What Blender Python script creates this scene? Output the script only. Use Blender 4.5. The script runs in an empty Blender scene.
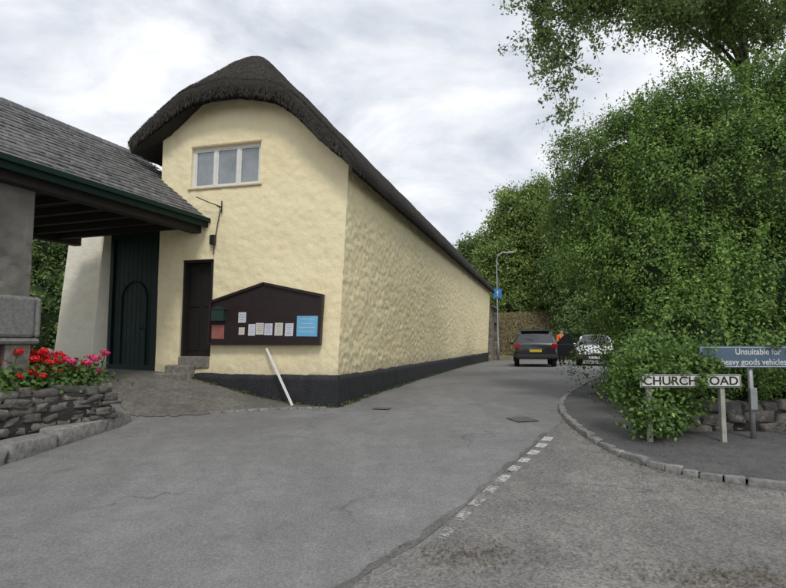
import bpy, math, random
import numpy as np
from mathutils import Vector, Matrix, noise
random.seed(7); rng=np.random.default_rng(11)
S=bpy.context.scene
COL=S.collection
S.view_settings.view_transform='Standard'; S.view_settings.look='None'; S.view_settings.exposure=0

# ------------------------------------------------------------------ helpers
def link(o): COL.objects.link(o); return o
def thing(name,loc,label,category,group=None,rotz=0):
    e=bpy.data.objects.new(name,None); e.empty_display_size=.3
    e.location=loc; e.rotation_euler=(0,0,rotz); link(e)
    e["label"]=label; e["category"]=category
    if group: e["group"]=group
    return e
def tag(o,label,category,group=None):
    o["label"]=label; o["category"]=category
    if group: o["group"]=group
    return o
def put(o,parent,local=False):
    if parent is None: return o
    o.parent=parent
    if not local:
        p=parent; T=Vector((0,0,0))
        while p is not None: T+=p.location; p=p.parent
        if parent.type=='EMPTY' or parent.location.length>0:
            o.matrix_parent_inverse=Matrix.Translation(-T)
    return o
def mk(name,v,f,mats,parent=None,local=False,smooth=False,mi=None,bevel=0,kind=None):
    me=bpy.data.meshes.new(name)
    me.from_pydata([tuple(map(float,p)) for p in v],[],[tuple(q) for q in f])
    if not isinstance(mats,(list,tuple)): mats=[mats]
    for m in mats: me.materials.append(m)
    if mi is not None: me.polygons.foreach_set("material_index",mi)
    if smooth: me.polygons.foreach_set("use_smooth",[True]*len(me.polygons))
    me.update(); me.validate()
    o=bpy.data.objects.new(name,me); link(o); put(o,parent,local)
    if bevel:
        b=o.modifiers.new("b",'BEVEL'); b.width=bevel; b.segments=2; b.limit_method='ANGLE'
    if kind: o["kind"]=kind
    return o
ID=lambda a,b,c:(a,b,c)
class MB:
    def __init__(s): s.v=[];s.f=[];s.m=[]
    def box(s,fr,a,b,c,mi=0):
        n=len(s.v)
        for k in c:
            for (i,j) in ((a[0],b[0]),(a[1],b[0]),(a[1],b[1]),(a[0],b[1])): s.v.append(fr(i,j,k))
        q=[(0,3,2,1),(4,5,6,7),(0,1,5,4),(1,2,6,5),(2,3,7,6),(3,0,4,7)]
        for r in q: s.f.append(tuple(n+i for i in r)); s.m.append(mi)
        return s
    def poly(s,pts,mi=0):
        n=len(s.v); s.v+=list(pts); s.f.append(tuple(range(n,n+len(pts)))); s.m.append(mi); return s
    def prism(s,fr,pts,c,mi=0):
        n=len(s.v); k=len(pts)
        for cc in c:
            for p in pts: s.v.append(fr(p[0],p[1],cc))
        s.f.append(tuple(range(n,n+k))[::-1]); s.m.append(mi)
        s.f.append(tuple(range(n+k,n+2*k))); s.m.append(mi)
        for i in range(k):
            j=(i+1)%k; s.f.append((n+i,n+j,n+k+j,n+k+i)); s.m.append(mi)
        return s
    def tube(s,pts,rad,seg=8,mi=0,cap=True):
        P=[Vector(p) for p in pts]; n0=len(s.v)
        R=rad if isinstance(rad,(list,tuple)) else [rad]*len(P)
        up=Vector((0.13,0.21,0.97))
        for i,p in enumerate(P):
            d=(P[min(i+1,len(P)-1)]-P[max(i-1,0)]).normalized()
            a=d.cross(up)
            if a.length<.2: a=d.cross(Vector((1,0,0)))
            a.normalize(); b=d.cross(a)
            for k in range(seg):
                t=2*math.pi*k/seg; s.v.append(tuple(p+R[i]*(math.cos(t)*a+math.sin(t)*b)))
        for i in range(len(P)-1):
            for k in range(seg):
                k2=(k+1)%seg
                s.f.append((n0+i*seg+k,n0+i*seg+k2,n0+(i+1)*seg+k2,n0+(i+1)*seg+k)); s.m.append(mi)
        if cap:
            s.f.append(tuple(n0+k for k in range(seg))[::-1]); s.m.append(mi)
            e=n0+(len(P)-1)*seg; s.f.append(tuple(e+k for k in range(seg))); s.m.append(mi)
        return s
    def stone(s,c,ax,r,e=.45,mi=0,jit=.12):
        U,V=12,8; n0=len(s.v); sg=lambda x,p: math.copysign(abs(x)**p,x)
        off=random.random()*50
        for i in range(V+1):
            ph=-math.pi/2+math.pi*i/V
            for j in range(U):
                th=2*math.pi*(j+.5)/U
                x=sg(math.cos(ph),e)*sg(math.cos(th),e); y=sg(math.cos(ph),e)*sg(math.sin(th),e); z=sg(math.sin(ph),e)
                q=1+jit*noise.noise(Vector((x*1.3+off,y*1.3,z*1.3)))*2+jit*.5*noise.noise(Vector((x*4+off,y*4,z*4)))
                p=Vector(c)+ax[0]*x*r[0]*q+ax[1]*y*r[1]*q+ax[2]*z*r[2]*q
                s.v.append(tuple(p))
        for i in range(V):
            for j in range(U):
                j2=(j+1)%U
                s.f.append((n0+i*U+j,n0+i*U+j2,n0+(i+1)*U+j2,n0+(i+1)*U+j)); s.m.append(mi)
        return s
    def obj(s,name,mats,parent=None,**k):
        return mk(name,s.v,s.f,mats,parent,mi=s.m,**k)

# ---- materials
def nt(name):
    m=bpy.data.materials.new(name); m.use_nodes=True; n=m.node_tree; n.nodes.clear()
    out=n.nodes.new('ShaderNodeOutputMaterial'); b=n.nodes.new('ShaderNodeBsdfPrincipled')
    n.links.new(b.outputs[0],out.inputs[0]); return m,n,b,out
def N(n,t,**k):
    x=n.nodes.new(t)
    for a,b in k.items(): setattr(x,a,b)
    return x
def ramp(n,src,stops,interp='LINEAR'):
    r=n.nodes.new('ShaderNodeValToRGB'); r.color_ramp.interpolation=interp
    e=r.color_ramp.elements
    while len(e)<len(stops): e.new(.5)
    for i,(p,c) in enumerate(stops):
        e[i].position=p; e[i].color=(c,c,c,1) if isinstance(c,(int,float)) else (*c,1)
    n.links.new(src,r.inputs[0]); return r.outputs[0]
def mix(n,f,a,b,mode='MIX'):
    m=n.nodes.new('ShaderNodeMix'); m.data_type='RGBA'; m.blend_type=mode
    if isinstance(f,(int,float)): m.inputs[0].default_value=f
    else: n.links.new(f,m.inputs[0])
    for i,v in ((6,a),(7,b)):
        if isinstance(v,(tuple,list)): m.inputs[i].default_value=(*v,1)
        else: n.links.new(v,m.inputs[i])
    return m.outputs[2]
def coord(n,scale=(1,1,1),rot=(0,0,0)):
    c=n.nodes.new('ShaderNodeTexCoord'); mp=n.nodes.new('ShaderNodeMapping')
    mp.inputs['Scale'].default_value=scale; mp.inputs['Rotation'].default_value=rot
    n.links.new(c.outputs['Object'],mp.inputs[0]); return mp.outputs[0]
def noi(n,vec,scale,detail=4,rough=.55,dist=0):
    x=N(n,'ShaderNodeTexNoise'); x.inputs['Scale'].default_value=scale; x.inputs['Detail'].default_value=detail
    x.inputs['Roughness'].default_value=rough; x.inputs['Distortion'].default_value=dist
    n.links.new(vec,x.inputs['Vector']); return x.outputs['Fac']
def vor(n,vec,scale,feature='F1',rand=1):
    x=N(n,'ShaderNodeTexVoronoi'); x.feature=feature; x.inputs['Scale'].default_value=scale
    x.inputs['Randomness'].default_value=rand
    n.links.new(vec,x.inputs['Vector']); return x
def bump(n,b,h,strength,dist,prev=None):
    x=n.nodes.new('ShaderNodeBump'); x.inputs['Strength'].default_value=strength; x.inputs['Distance'].default_value=dist
    n.links.new(h,x.inputs['Height'])
    if prev is not None: n.links.new(prev,x.inputs['Normal'])
    n.links.new(x.outputs[0],b.inputs['Normal']); return x.outputs[0]
def simple(name,c,c2=None,scale=8,rough=.6,metal=0,bs=.3,bd=.005,spec=.5):
    m,n,b,o=nt(name); v=coord(n)
    c2=c2 or tuple(x*.7 for x in c)
    f=noi(n,v,scale,4,.65)
    n.links.new(mix(n,ramp(n,f,[(.3,0),(.7,1)]),c,c2),b.inputs['Base Color'])
    b.inputs['Roughness'].default_value=rough; b.inputs['Metallic'].default_value=metal
    b.inputs['Specular IOR Level'].default_value=spec
    if bs: bump(n,b,noi(n,v,scale*5,3),bs,bd)
    return m
def asphalt(name,c,c2,patch=.5,agg=90,cracks=True,speck=.45):
    m,n,b,o=nt(name); v=coord(n)
    big=noi(n,v,patch,4,.6,.4); mid=noi(n,v,4,5,.7); fine=noi(n,v,60,2,.7)
    streak=noi(n,coord(n,(.9,.12,1),(0,0,.45)),1.6,4,.6,.6)
    col=mix(n,ramp(n,big,[(.38,0),(.60,1)]),c,c2)
    col=mix(n,ramp(n,streak,[(.45,0),(.66,.6)]),col,tuple(x*.72 for x in c2))
    col=mix(n,ramp(n,mid,[(.35,.45),(.6,0)]),col,tuple(x*.72 for x in c))
    stain=noi(n,v,1.3,3,.5,.8)
    col=mix(n,ramp(n,stain,[(.62,0),(.72,.45)]),col,tuple(x*.6 for x in c))
    vv=vor(n,v,agg)
    col=mix(n,speck,col,ramp(n,vv.outputs['Color'],[(0,.15),(.5,.48),(1,.83)]),'OVERLAY')
    col=mix(n,ramp(n,fine,[(.3,.3),(.7,0)]),col,tuple(x*.5 for x in c))
    if cracks:
        dv=N(n,'ShaderNodeVectorMath',operation='ADD'); n.links.new(v,dv.inputs[0])
        nn=N(n,'ShaderNodeTexNoise'); nn.inputs['Scale'].default_value=1.3; nn.inputs['Detail'].default_value=5; n.links.new(v,nn.inputs['Vector'])
        sc=N(n,'ShaderNodeVectorMath',operation='SCALE'); sc.inputs['Scale'].default_value=1.4; n.links.new(nn.outputs['Color'],sc.inputs[0]); n.links.new(sc.outputs[0],dv.inputs[1])
        cr=vor(n,dv.outputs[0],.42,'DISTANCE_TO_EDGE').outputs['Distance']
        msk=ramp(n,noi(n,v,.7,2),[(.48,0),(.6,.5)])
        crk=mix(n,1.0,ramp(n,cr,[(0,1),(.008,0)]),msk,'MULTIPLY')
        col=mix(n,crk,col,(.04,.04,.04))
    n.links.new(col,b.inputs['Base Color']); b.inputs['Roughness'].default_value=.85
    b.inputs['Specular IOR Level'].default_value=.3
    p=bump(n,b,vv.outputs['Distance'],.45,.007); bump(n,b,mid,.25,.02,p)
    return m
def render_wall(name,c,c2,lump=3.5,lumpstr=.6,lumpdist=.04,grime=True,base=1.0,blot=.12,midf=.22):
    m,n,b,o=nt(name); v=coord(n)
    big=noi(n,v,.8,4,.6,.3); mid=noi(n,v,9,5,.7); fine=noi(n,v,38,3,.6)
    vt=noi(n,coord(n,(3,3,.35)),1.8,4,.7)
    col=mix(n,ramp(n,big,[(.35,0),(.68,1)]),c,c2)
    dark=tuple(x*.74 for x in c2)
    col=mix(n,ramp(n,mid,[(.30,midf),(.48,0)]),col,dark)
    col=mix(n,ramp(n,vt,[(.60,0),(.80,.18)]),col,(.55,.49,.34))
    dn=N(n,'ShaderNodeTexNoise'); dn.inputs['Scale'].default_value=3.5; dn.inputs['Detail'].default_value=1; n.links.new(v,dn.inputs['Vector'])
    ad=N(n,'ShaderNodeVectorMath',operation='ADD'); sc=N(n,'ShaderNodeVectorMath',operation='SCALE'); sc.inputs['Scale'].default_value=.12
    n.links.new(dn.outputs['Color'],sc.inputs[0]); n.links.new(sc.outputs[0],ad.inputs[0]); n.links.new(v,ad.inputs[1])
    vd=vor(n,ad.outputs[0],lump,'SMOOTH_F1').outputs['Distance']
    col=mix(n,ramp(n,vd,[(.45,0),(.8,blot)]),col,dark)
    if grime:
        sp=N(n,'ShaderNodeSeparateXYZ'); n.links.new(v,sp.inputs[0])
        a=N(n,'ShaderNodeMath',operation='ADD'); n.links.new(sp.outputs[2],a.inputs[0])
        g2=N(n,'ShaderNodeMath',operation='MULTIPLY_ADD'); g2.inputs[1].default_value=-.9; g2.inputs[2].default_value=.45; n.links.new(mid,g2.inputs[0]); n.links.new(g2.outputs[0],a.inputs[1])
        mr=N(n,'ShaderNodeMapRange'); mr.inputs[1].default_value=base; mr.inputs[2].default_value=base+.35; mr.inputs[3].default_value=.45; mr.inputs[4].default_value=0; n.links.new(a.outputs[0],mr.inputs[0])
        col=mix(n,mr.outputs[0],col,(.42,.37,.27))
    n.links.new(col,b.inputs['Base Color']); b.inputs['Roughness'].default_value=.8; b.inputs['Specular IOR Level'].default_value=.25
    p=bump(n,b,vd,lumpstr,lumpdist); p=bump(n,b,mid,.6,.022,p); bump(n,b,fine,.5,.008,p)
    return m
def stone_mat(name,c,c2,c3,lichen=True,rnd=True):
    m,n,b,o=nt(name); v=coord(n)
    g=n.nodes.new('ShaderNodeNewGeometry')
    col=mix(n,ramp(n,g.outputs['Random Per Island'],[(0,0),(.5,.5),(1,1)]) if rnd else ramp(n,noi(n,v,1.5,3),[(.3,0),(.7,1)]),c,c2)
    col=mix(n,ramp(n,noi(n,v,14,5,.7),[(.35,.7),(.6,0)]),col,c3)
    if lichen: col=mix(n,ramp(n,noi(n,v,7,5,.7),[(.56,0),(.68,.6)]),col,(.32,.33,.26))
    n.links.new(col,b.inputs['Base Color']); b.inputs['Roughness'].default_value=.9
    bump(n,b,noi(n,v,22,5,.75),.8,.025); return m
def leaf_mat(name,c,c2,trans=.3,rough=.5):
    m,n,b,o=nt(name)
    at=N(n,'ShaderNodeAttribute'); at.attribute_name='tint'
    g=n.nodes.new('ShaderNodeNewGeometry')
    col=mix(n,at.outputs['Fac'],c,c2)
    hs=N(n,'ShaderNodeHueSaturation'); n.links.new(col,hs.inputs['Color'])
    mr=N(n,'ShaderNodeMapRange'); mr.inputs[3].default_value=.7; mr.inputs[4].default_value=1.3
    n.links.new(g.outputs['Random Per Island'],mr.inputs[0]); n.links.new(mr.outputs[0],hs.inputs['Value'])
    n.links.new(hs.outputs[0],b.inputs['Base Color']); b.inputs['Roughness'].default_value=rough; b.inputs['Specular IOR Level'].default_value=.35
    if trans>0:
        t=N(n,'ShaderNodeBsdfTranslucent'); n.links.new(hs.outputs[0],t.inputs[0])
        mx=N(n,'ShaderNodeMixShader'); mx.inputs[0].default_value=trans
        n.links.new(b.outputs[0],mx.inputs[1]); n.links.new(t.outputs[0],mx.inputs[2]); n.links.new(mx.outputs[0],o.inputs[0])
    return m

M_road=asphalt("asphalt_lane",(.205,.202,.198),(.27,.266,.26))
M_road2=asphalt("asphalt_main_road",(.175,.168,.157),(.25,.24,.222),.9,55,True,.65)
M_pave=asphalt("asphalt_pavement",(.10,.098,.098),(.14,.137,.134),1.2,80)
M_drive=asphalt("drive_surface",(.15,.142,.128),(.22,.205,.18),1.5,22,False,.45)
M_cream=render_wall("cream_render",(.95,.845,.555),(.93,.80,.50),7,.5,.022)
M_cream2=render_wall("cream_rubble_render",(.95,.835,.53),(.91,.785,.48),8,.8,.035,blot=.25,midf=.35)
M_white=render_wall("off_white_render",(.90,.86,.74),(.84,.79,.66),5,.5,.03)
M_grey=render_wall("grey_render",(.25,.235,.205),(.15,.145,.13),5,.9,.08,False,1.0,.6)
M_black=simple("black_masonry_paint",(.012,.013,.016),(.028,.028,.031),6,.65,0,.7,.02)
M_stone=stone_mat("rubble_stone",(.24,.22,.19),(.12,.11,.105),(.06,.056,.05))
M_slab=stone_mat("granite_kerb",(.33,.32,.30),(.22,.215,.205),(.11,.107,.10))
M_step=stone_mat("worn_step_stone",(.28,.26,.22),(.2,.185,.16),(.1,.09,.085))
M_mortar=simple("dark_joint",(.05,.045,.04),(.03,.028,.025),12,.95)
M_soil=simple("soil",(.06,.045,.03),(.035,.028,.02),6,1,0,.8,.03)
M_grass=simple("grass_ground",(.08,.10,.035),(.12,.10,.05),.8,1,0,.8,.05)
M_slate=stone_mat("roof_slate",(.11,.11,.115),(.225,.22,.215),(.06,.06,.06))
M_teal=simple("dark_green_gloss",(.004,.018,.014),(.007,.027,.021),5,.6,0,.15,.002,.2)
M_timber=simple("dark_timber",(.012,.010,.009),(.022,.018,.015),7,.75,0,.5,.01)
M_door=simple("black_brown_door",(.008,.006,.005),(.014,.010,.008),7,.6,0,.3,.004)
M_whitep=simple("white_paint",(.80,.79,.75),(.70,.69,.65),12,.45,0,.1,.002)
M_sill=simple("weathered_sill",(.58,.47,.28),(.42,.34,.2),10,.8)
M_glass=simple("window_glass",(.28,.31,.32),(.13,.16,.18),1.6,.05,0,0,0,1.0)  # blue-grey in the base colour stands for sky reflection and blinds behind
M_board=simple("black_brown_board",(.016,.009,.009),(.026,.014,.013),9,.5,0,.15,.002)
M_paper=simple("paper",(.68,.69,.76),(.56,.57,.66),5,.7,0,0)
M_paper2=simple("cream_paper",(.72,.68,.58),(.6,.57,.5),5,.7,0,0)
M_print=simple("faded_print",(.28,.28,.33),(.38,.38,.43),20,.8,0,0)
M_blue=simple("poster_blue",(.13,.42,.68),(.20,.52,.76),4,.5,0,0)
M_red=simple("poster_red",(.42,.14,.10),(.26,.1,.09),9,.6,0,0)
M_greenbox=simple("green_box",(.014,.035,.028),(.02,.05,.038),9,.5,0,0)
M_steel=simple("galvanised_steel",(.38,.39,.40),(.27,.28,.29),12,.5,.5,.2,.002)
M_signblue=simple("sign_blue",(.06,.105,.165),(.09,.135,.19),5,.45,0,0)
M_signwhite=simple("sign_white",(.72,.72,.68),(.52,.52,.46),7,.45,0,0)
M_blacklet=simple("black_lettering",(.015,.015,.015),None,5,.5,0,0)
M_bark=simple("bark",(.12,.10,.08),(.06,.05,.04),6,.95,0,1,.03)
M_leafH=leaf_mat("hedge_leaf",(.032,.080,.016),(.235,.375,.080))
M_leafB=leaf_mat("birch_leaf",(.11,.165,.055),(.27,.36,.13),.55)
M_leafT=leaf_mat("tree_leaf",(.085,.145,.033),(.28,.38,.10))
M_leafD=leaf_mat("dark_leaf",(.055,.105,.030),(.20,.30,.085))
M_leafG=leaf_mat("dry_grass",(.18,.15,.07),(.38,.31,.17))
M_weed=leaf_mat("weed_leaf",(.06,.09,.03),(.18,.20,.07))
M_straw=leaf_mat("thatch_straw",(.034,.030,.026),(.115,.102,.088),0,.95)
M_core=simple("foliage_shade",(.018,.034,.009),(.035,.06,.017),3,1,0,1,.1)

def thatch():
    m,n,b,o=nt("thatch")
    R=(0,0,math.radians(15.3)); v=coord(n,(1,1,1),R)
    f1=noi(n,coord(n,(7,7,1.6),R),9,5,.8); f2=noi(n,v,1.1,4,.6)
    f3=noi(n,coord(n,(.6,.6,7),R),2.2,4,.6)
    col=mix(n,ramp(n,f1,[(.3,0),(.7,1)]),(.030,.027,.024),(.120,.108,.094))
    col=mix(n,ramp(n,f2,[(.45,0),(.7,.5)]),col,(.095,.088,.077))
    col=mix(n,ramp(n,f3,[(.35,.3),(.55,0)]),col,(.034,.030,.026))
    n.links.new(col,b.inputs['Base Color']); b.inputs['Roughness'].default_value=1; b.inputs['Specular IOR Level'].default_value=.1
    p=bump(n,b,f1,1,.045); bump(n,b,f3,.7,.05,p); return m
M_thatch=thatch()

# ------------------------------------------------------------------ terrain height
_ty=np.arange(-40,120,.05)
_tz=np.interp(_ty,[-40,0,3.6,5.6,7.3,9.5,11.5,18,26,36,120],[-.05,0,.05,.17,.29,.40,.455,.53,.55,.47,.45])
_k=np.exp(-.5*(np.arange(-40,41)*.05/.6)**2); _k/=_k.sum()
_tz=np.convolve(np.pad(_tz,40,'edge'),_k,'valid')
def sm(x): x=min(1,max(0,x)); return x*x*(3-2*x)
def h(x,y):
    return float(np.interp(y,_ty,_tz))+.57*sm((-x-1.25)/3.7)*sm((y-8.5)/3.2)

# ------------------------------------------------------------------ ground / road
def grid_axis(a,b,step,far):
    c=list(np.arange(a,b+1e-6,step)); e=[]
    d=step; x=b
    while x<far: d*=1.5; x+=d; e.append(x)
    e2=[]; d=step; x=a
    while x>-far: d*=1.5; x-=d; e2.append(x)
    return e2[::-1]+c+e
gx=grid_axis(-12,16,.25,700); gy=grid_axis(-6,46,.25,700)
V=[];F=[]
for y in gy:
    for x in gx: V.append((x,y,h(x,y)))
nx=len(gx)
for j in range(len(gy)-1):
    for i in range(nx-1): F.append((j*nx+i,j*nx+i+1,(j+1)*nx+i+1,(j+1)*nx+i))
mk("ground",V,F,M_grass,smooth=True,kind="structure")
V=[];F=[];idx={}
def vid(i,j,off):
    if (i,j) not in idx: idx[(i,j)]=len(V); V.append((gx[i],gy[j],h(gx[i],gy[j])+off))
    return idx[(i,j)]
for j in range(len(gy)-1):
    for i in range(nx-1):
        cx=(gx[i]+gx[i+1])/2; cy=(gy[j]+gy[j+1])/2
        if not(-40<cx<40 and -12<cy<50): continue
        if cx<-6 and cy>7.2: continue
        F.append((vid(i,j,.004),vid(i+1,j,.004),vid(i+1,j+1,.004),vid(i,j+1,.004)))
mk("road",V,F,M_road,smooth=True,kind="structure")

def catmull(P,n):
    P=[Vector(p) for p in P]; P=[2*P[0]-P[1]]+P+[2*P[-1]-P[-2]]; out=[]
    segs=len(P)-3
    for k in range(n+1):
        u=k/n*segs; i=min(int(u),segs-1); t=u-i; a,b,c,d=P[i:i+4]
        out.append(.5*((2*b)+(c-a)*t+(2*a-5*b+4*c-d)*t*t+(3*b-a-3*c+d)*t**3))
    return out
def loft(name,A,B,n,m,off,mat,wob=0):
    A=catmull(A,n);B=catmull(B,n);V=[];F=[]
    for i in range(n+1):
        for j in range(m+1):
            p=A[i].lerp(B[i],j/m)
            if wob and j==0: p=p+Vector((noise.noise(Vector((i*.35,1.3,0)))*wob,noise.noise(Vector((i*.35,7.3,0)))*wob))
            V.append((p.x,p.y,h(p.x,p.y)+off))
    for i in range(n):
        for j in range(m): F.append((i*(m+1)+j,i*(m+1)+j+1,(i+1)*(m+1)+j+1,(i+1)*(m+1)+j))
    a=Vector(V[F[0][1]])-Vector(V[F[0][0]]); b=Vector(V[F[0][2]])-Vector(V[F[0][1]])
    if a.cross(b).z<0: F=[f[::-1] for f in F]
    return mk(name,V,F,mat,smooth=True,kind="structure")
KERB=[(14,5.3),(6.5,5.3),(4.9,5.4),(3.87,5.64),(3.0,6.25),(2.66,7.2),(2.78,9.3),(3.4,11.5),(5.0,15),(6.9,18.8),(9,23),(12,25.5)]
OUT=[(14,8.2),(7.5,8.2),(6,8.2),(5.2,8.2),(4.5,8.5),(4.3,9.0),(4.35,9.6),(4.8,11.2),(6.3,14.6),(8.4,18.3),(10.6,22),(13,24)]
loft("pavement",KERB,OUT,140,16,.065,M_pave)
loft("main_road",[(-3.8,-5),(-1.3,1.5),(-.35,3.6),(.28,4.55),(1.05,6.0),(1.65,7.1),(2.2,8.2),(2.72,9.2)],
     [(16,-5),(16,1.5),(16,4.6),(7,5.36),(3.3,6.1),(2.70,7.15),(2.75,8.4),(2.80,9.4)],110,70,.008,M_road2,wob=.12)
M_seam=asphalt("asphalt_joint",(.135,.13,.125),(.19,.184,.175),2,70,False,.5)
loft("road_joint",[(-1.55,.9),(-.42,3.6),(.20,4.55),(.98,6.0),(1.58,7.1),(2.12,8.2)],[(-1.42,.9),(-.33,3.6),(.27,4.55),(1.05,6.0),(1.64,7.1),(2.18,8.2)],90,2,.0105,M_seam,wob=.07)
KPTS=catmull(KERB,900)
kb=MB(); acc=0; last=KPTS[0]; start=KPTS[0]; L=.3
for p in KPTS[1:]:
    acc+=(p-last).length; last=p
    if acc>=L:
        mid=(start+p)/2; d=(p-start).normalized(); ax=(Vector((d.x,d.y,0)),Vector((-d.y,d.x,0)),Vector((0,0,1)))
        if mid.x<13:
            kb.stone((mid.x,mid.y,h(mid.x,mid.y)+.02+random.uniform(-.012,.008)),ax,(L/2-.003,.05+random.uniform(-.008,.006),.06),.22,jit=.06)
        start=p; acc=0; L=random.uniform(.16,.42)
kb.obj("kerb",M_slab,smooth=True,kind="structure")
loft("driveway",[(-4.1,9.15),(-3.6,9.2),(-3.0,9.45),(-2.3,9.9),(-1.6,10.35),(-1.15,10.55)],
     [(-7.6,13.1),(-6.4,12.8),(-5.0,12.0),(-3.6,11.5),(-2.4,11.1),(-1.2,10.72)],60,40,.014,M_drive,wob=.1)
de=MB(); P=catmull([(-3.0,9.45),(-2.3,9.9),(-1.7,10.3),(-1.2,10.5)],60)
for i in range(0,56,5):
    a,b=P[i],P[i+5]; mid=(a+b)/2; d=(b-a).normalized()
    de.stone((mid.x,mid.y,h(mid.x,mid.y)+.0),(Vector((d.x,d.y,0)),Vector((-d.y,d.x,0)),Vector((0,0,1))),((b-a).length/2-.006,.05,.03),.35)
de.obj("drive_edging",M_slab,smooth=True,kind="structure")
def paint():
    m,n,b,o=nt("worn_road_paint"); v=coord(n)
    f=noi(n,v,16,6,.85); sp=N(n,'ShaderNodeSeparateXYZ'); n.links.new(v,sp.inputs[0])
    mr=N(n,'ShaderNodeMapRange'); mr.inputs[1].default_value=4.4; mr.inputs[2].default_value=8; mr.inputs[3].default_value=-.045; mr.inputs[4].default_value=.10; n.links.new(sp.outputs[1],mr.inputs[0])
    a=N(n,'ShaderNodeMath',operation='ADD'); n.links.new(f,a.inputs[0]); n.links.new(mr.outputs[0],a.inputs[1])
    k=ramp(n,a.outputs[0],[(.44,0),(.60,.78)])
    b.inputs['Base Color'].default_value=(.62,.62,.59,1); b.inputs['Roughness'].default_value=.8
    t=N(n,'ShaderNodeBsdfTransparent'); mx=N(n,'ShaderNodeMixShader'); n.links.new(k,mx.inputs[0]); n.links.new(t.outputs[0],mx.inputs[1]); n.links.new(b.outputs[0],mx.inputs[2]); n.links.new(mx.outputs[0],o.inputs[0]); return m
M_paint=paint()
mkb=MB()
LNc=catmull([(.36,4.5),(.78,5.35),(1.28,6.3),(1.78,7.2),(2.24,8.15)],200); t=0
cum=[0]
for a,b in zip(LNc,LNc[1:]): cum.append(cum[-1]+(b-a).length)
def at_len(s):
    i=min(len(cum)-2,max(0,int(np.searchsorted(cum,s))-1)); k=(s-cum[i])/(cum[i+1]-cum[i]); return LNc[i].lerp(LNc[i+1],k)
while t<cum[-1]-.3:
    l=.24+random.uniform(-.03,.05); w=.045+.02*t/cum[-1]
    for k in range(3):
        p=at_len(t+k*l/3); q=at_len(t+(k+1)*l/3); d=(q-p).normalized(); nn=Vector((-d.y,d.x))
        c=[p+nn*w,p-nn*w,q-nn*w,q+nn*w]
        mkb.poly([(z.x,z.y,h(z.x,z.y)+.0145) for z in c])
    t+=l+.17
mkb.obj("road_marking",M_paint,kind="structure")
def rect_cover(cx,cy,w,l,ang,name,mat):
    b=MB(); ca,sa=math.cos(ang),math.sin(ang)
    b.poly([(cx+ca*u-sa*v,cy+sa*u+ca*v,h(cx+ca*u-sa*v,cy+sa*u+ca*v)+.018) for u,v in((-w,-l),(w,-l),(w,l),(-w,l))])
    return b.obj(name,mat)
o=rect_cover(2.05,9.2,.19,.2,.3,"utility_cover",simple("iron_cover",(.13,.125,.12),(.09,.085,.08),30,.8,0,.8,.01)); tag(o,"dark iron utility cover set in the asphalt road","utility cover")
o=rect_cover(-.2,10.35,.15,.11,-.27,"drain_cover",simple("iron_drain",(.13,.125,.12),(.09,.087,.08),30,.8,0,.8,.01)); tag(o,"dark iron drain cover in the lane beside the black plinth","drain cover")

# ------------------------------------------------------------------ frames
C0=(-1.04,10.6); a15=math.radians(15.3)
Dv=(math.sin(a15),math.cos(a15)); Lv=(-math.cos(a15),math.sin(a15))
def B3(s,t,z): return (C0[0]+Lv[0]*s+Dv[0]*t, C0[1]+Lv[1]*s+Dv[1]*t, z)
E0=(-3.74,11.4); a20=math.radians(20)
def G3(w,tau,z): return (E0[0]-math.cos(a20)*w-math.sin(a20)*tau, E0[1]+math.sin(a20)*w-math.cos(a20)*tau, z)

# ------------------------------------------------------------------ foliage tools
def leaves_mesh(name,P,Nn,size,tint,mats,parent,core=None,aspect=.5,droop=.2,kind=None,sizevar=.35,align=.6):
    n=len(P); r=rng.normal(size=(n,3)); nrm=Nn*align+r*(1-align)*.9; nrm/=np.linalg.norm(nrm,axis=1)[:,None]+1e-9
    a=rng.normal(size=(n,3)); a[:,2]-=droop*2; a-=nrm*(a*nrm).sum(1)[:,None]; a/=np.linalg.norm(a,axis=1)[:,None]+1e-9
    b=np.cross(nrm,a); sz=size*(1+sizevar*rng.uniform(-1,1,n))[:,None]
    v=np.empty((n,4,3)); v[:,0]=P-a*sz*.5; v[:,1]=P+b*sz*aspect*.5+nrm*sz*.08; v[:,2]=P+a*sz*.5; v[:,3]=P-b*sz*aspect*.5+nrm*sz*.08
    v=v.reshape(-1,3); f=np.arange(n*4).reshape(-1,4); tv=np.repeat(tint,4)
    mi=np.zeros(n,int)
    if core is not None and len(core[0]):
        cv,cf=core; base=len(v); v=np.vstack([v,np.array(cv)]); f=np.vstack([f,np.array(cf)+base]); mi=np.concatenate([mi,np.ones(len(cf),int)]); tv=np.concatenate([tv,np.zeros(len(cv))])
    me=bpy.data.meshes.new(name); me.vertices.add(len(v)); me.vertices.foreach_set("co",v.astype(np.float32).ravel())
    me.loops.add(len(f)*4); me.loops.foreach_set("vertex_index",f.astype(np.int32).ravel())
    me.polygons.add(len(f)); me.polygons.foreach_set("loop_start",np.arange(len(f),dtype=np.int32)*4)
    try: me.polygons.foreach_set("loop_total",np.full(len(f),4,dtype=np.int32))
    except Exception: pass
    for m in mats: me.materials.append(m)
    me.polygons.foreach_set("material_index",mi.astype(np.int32))
    at=me.attributes.new("tint",'FLOAT','POINT'); at.data.foreach_set("value",tv.astype(np.float32))
    me.update(calc_edges=True)
    o=bpy.data.objects.new(name,me); link(o); put(o,parent)
    if kind:o["kind"]=kind
    return o
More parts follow.
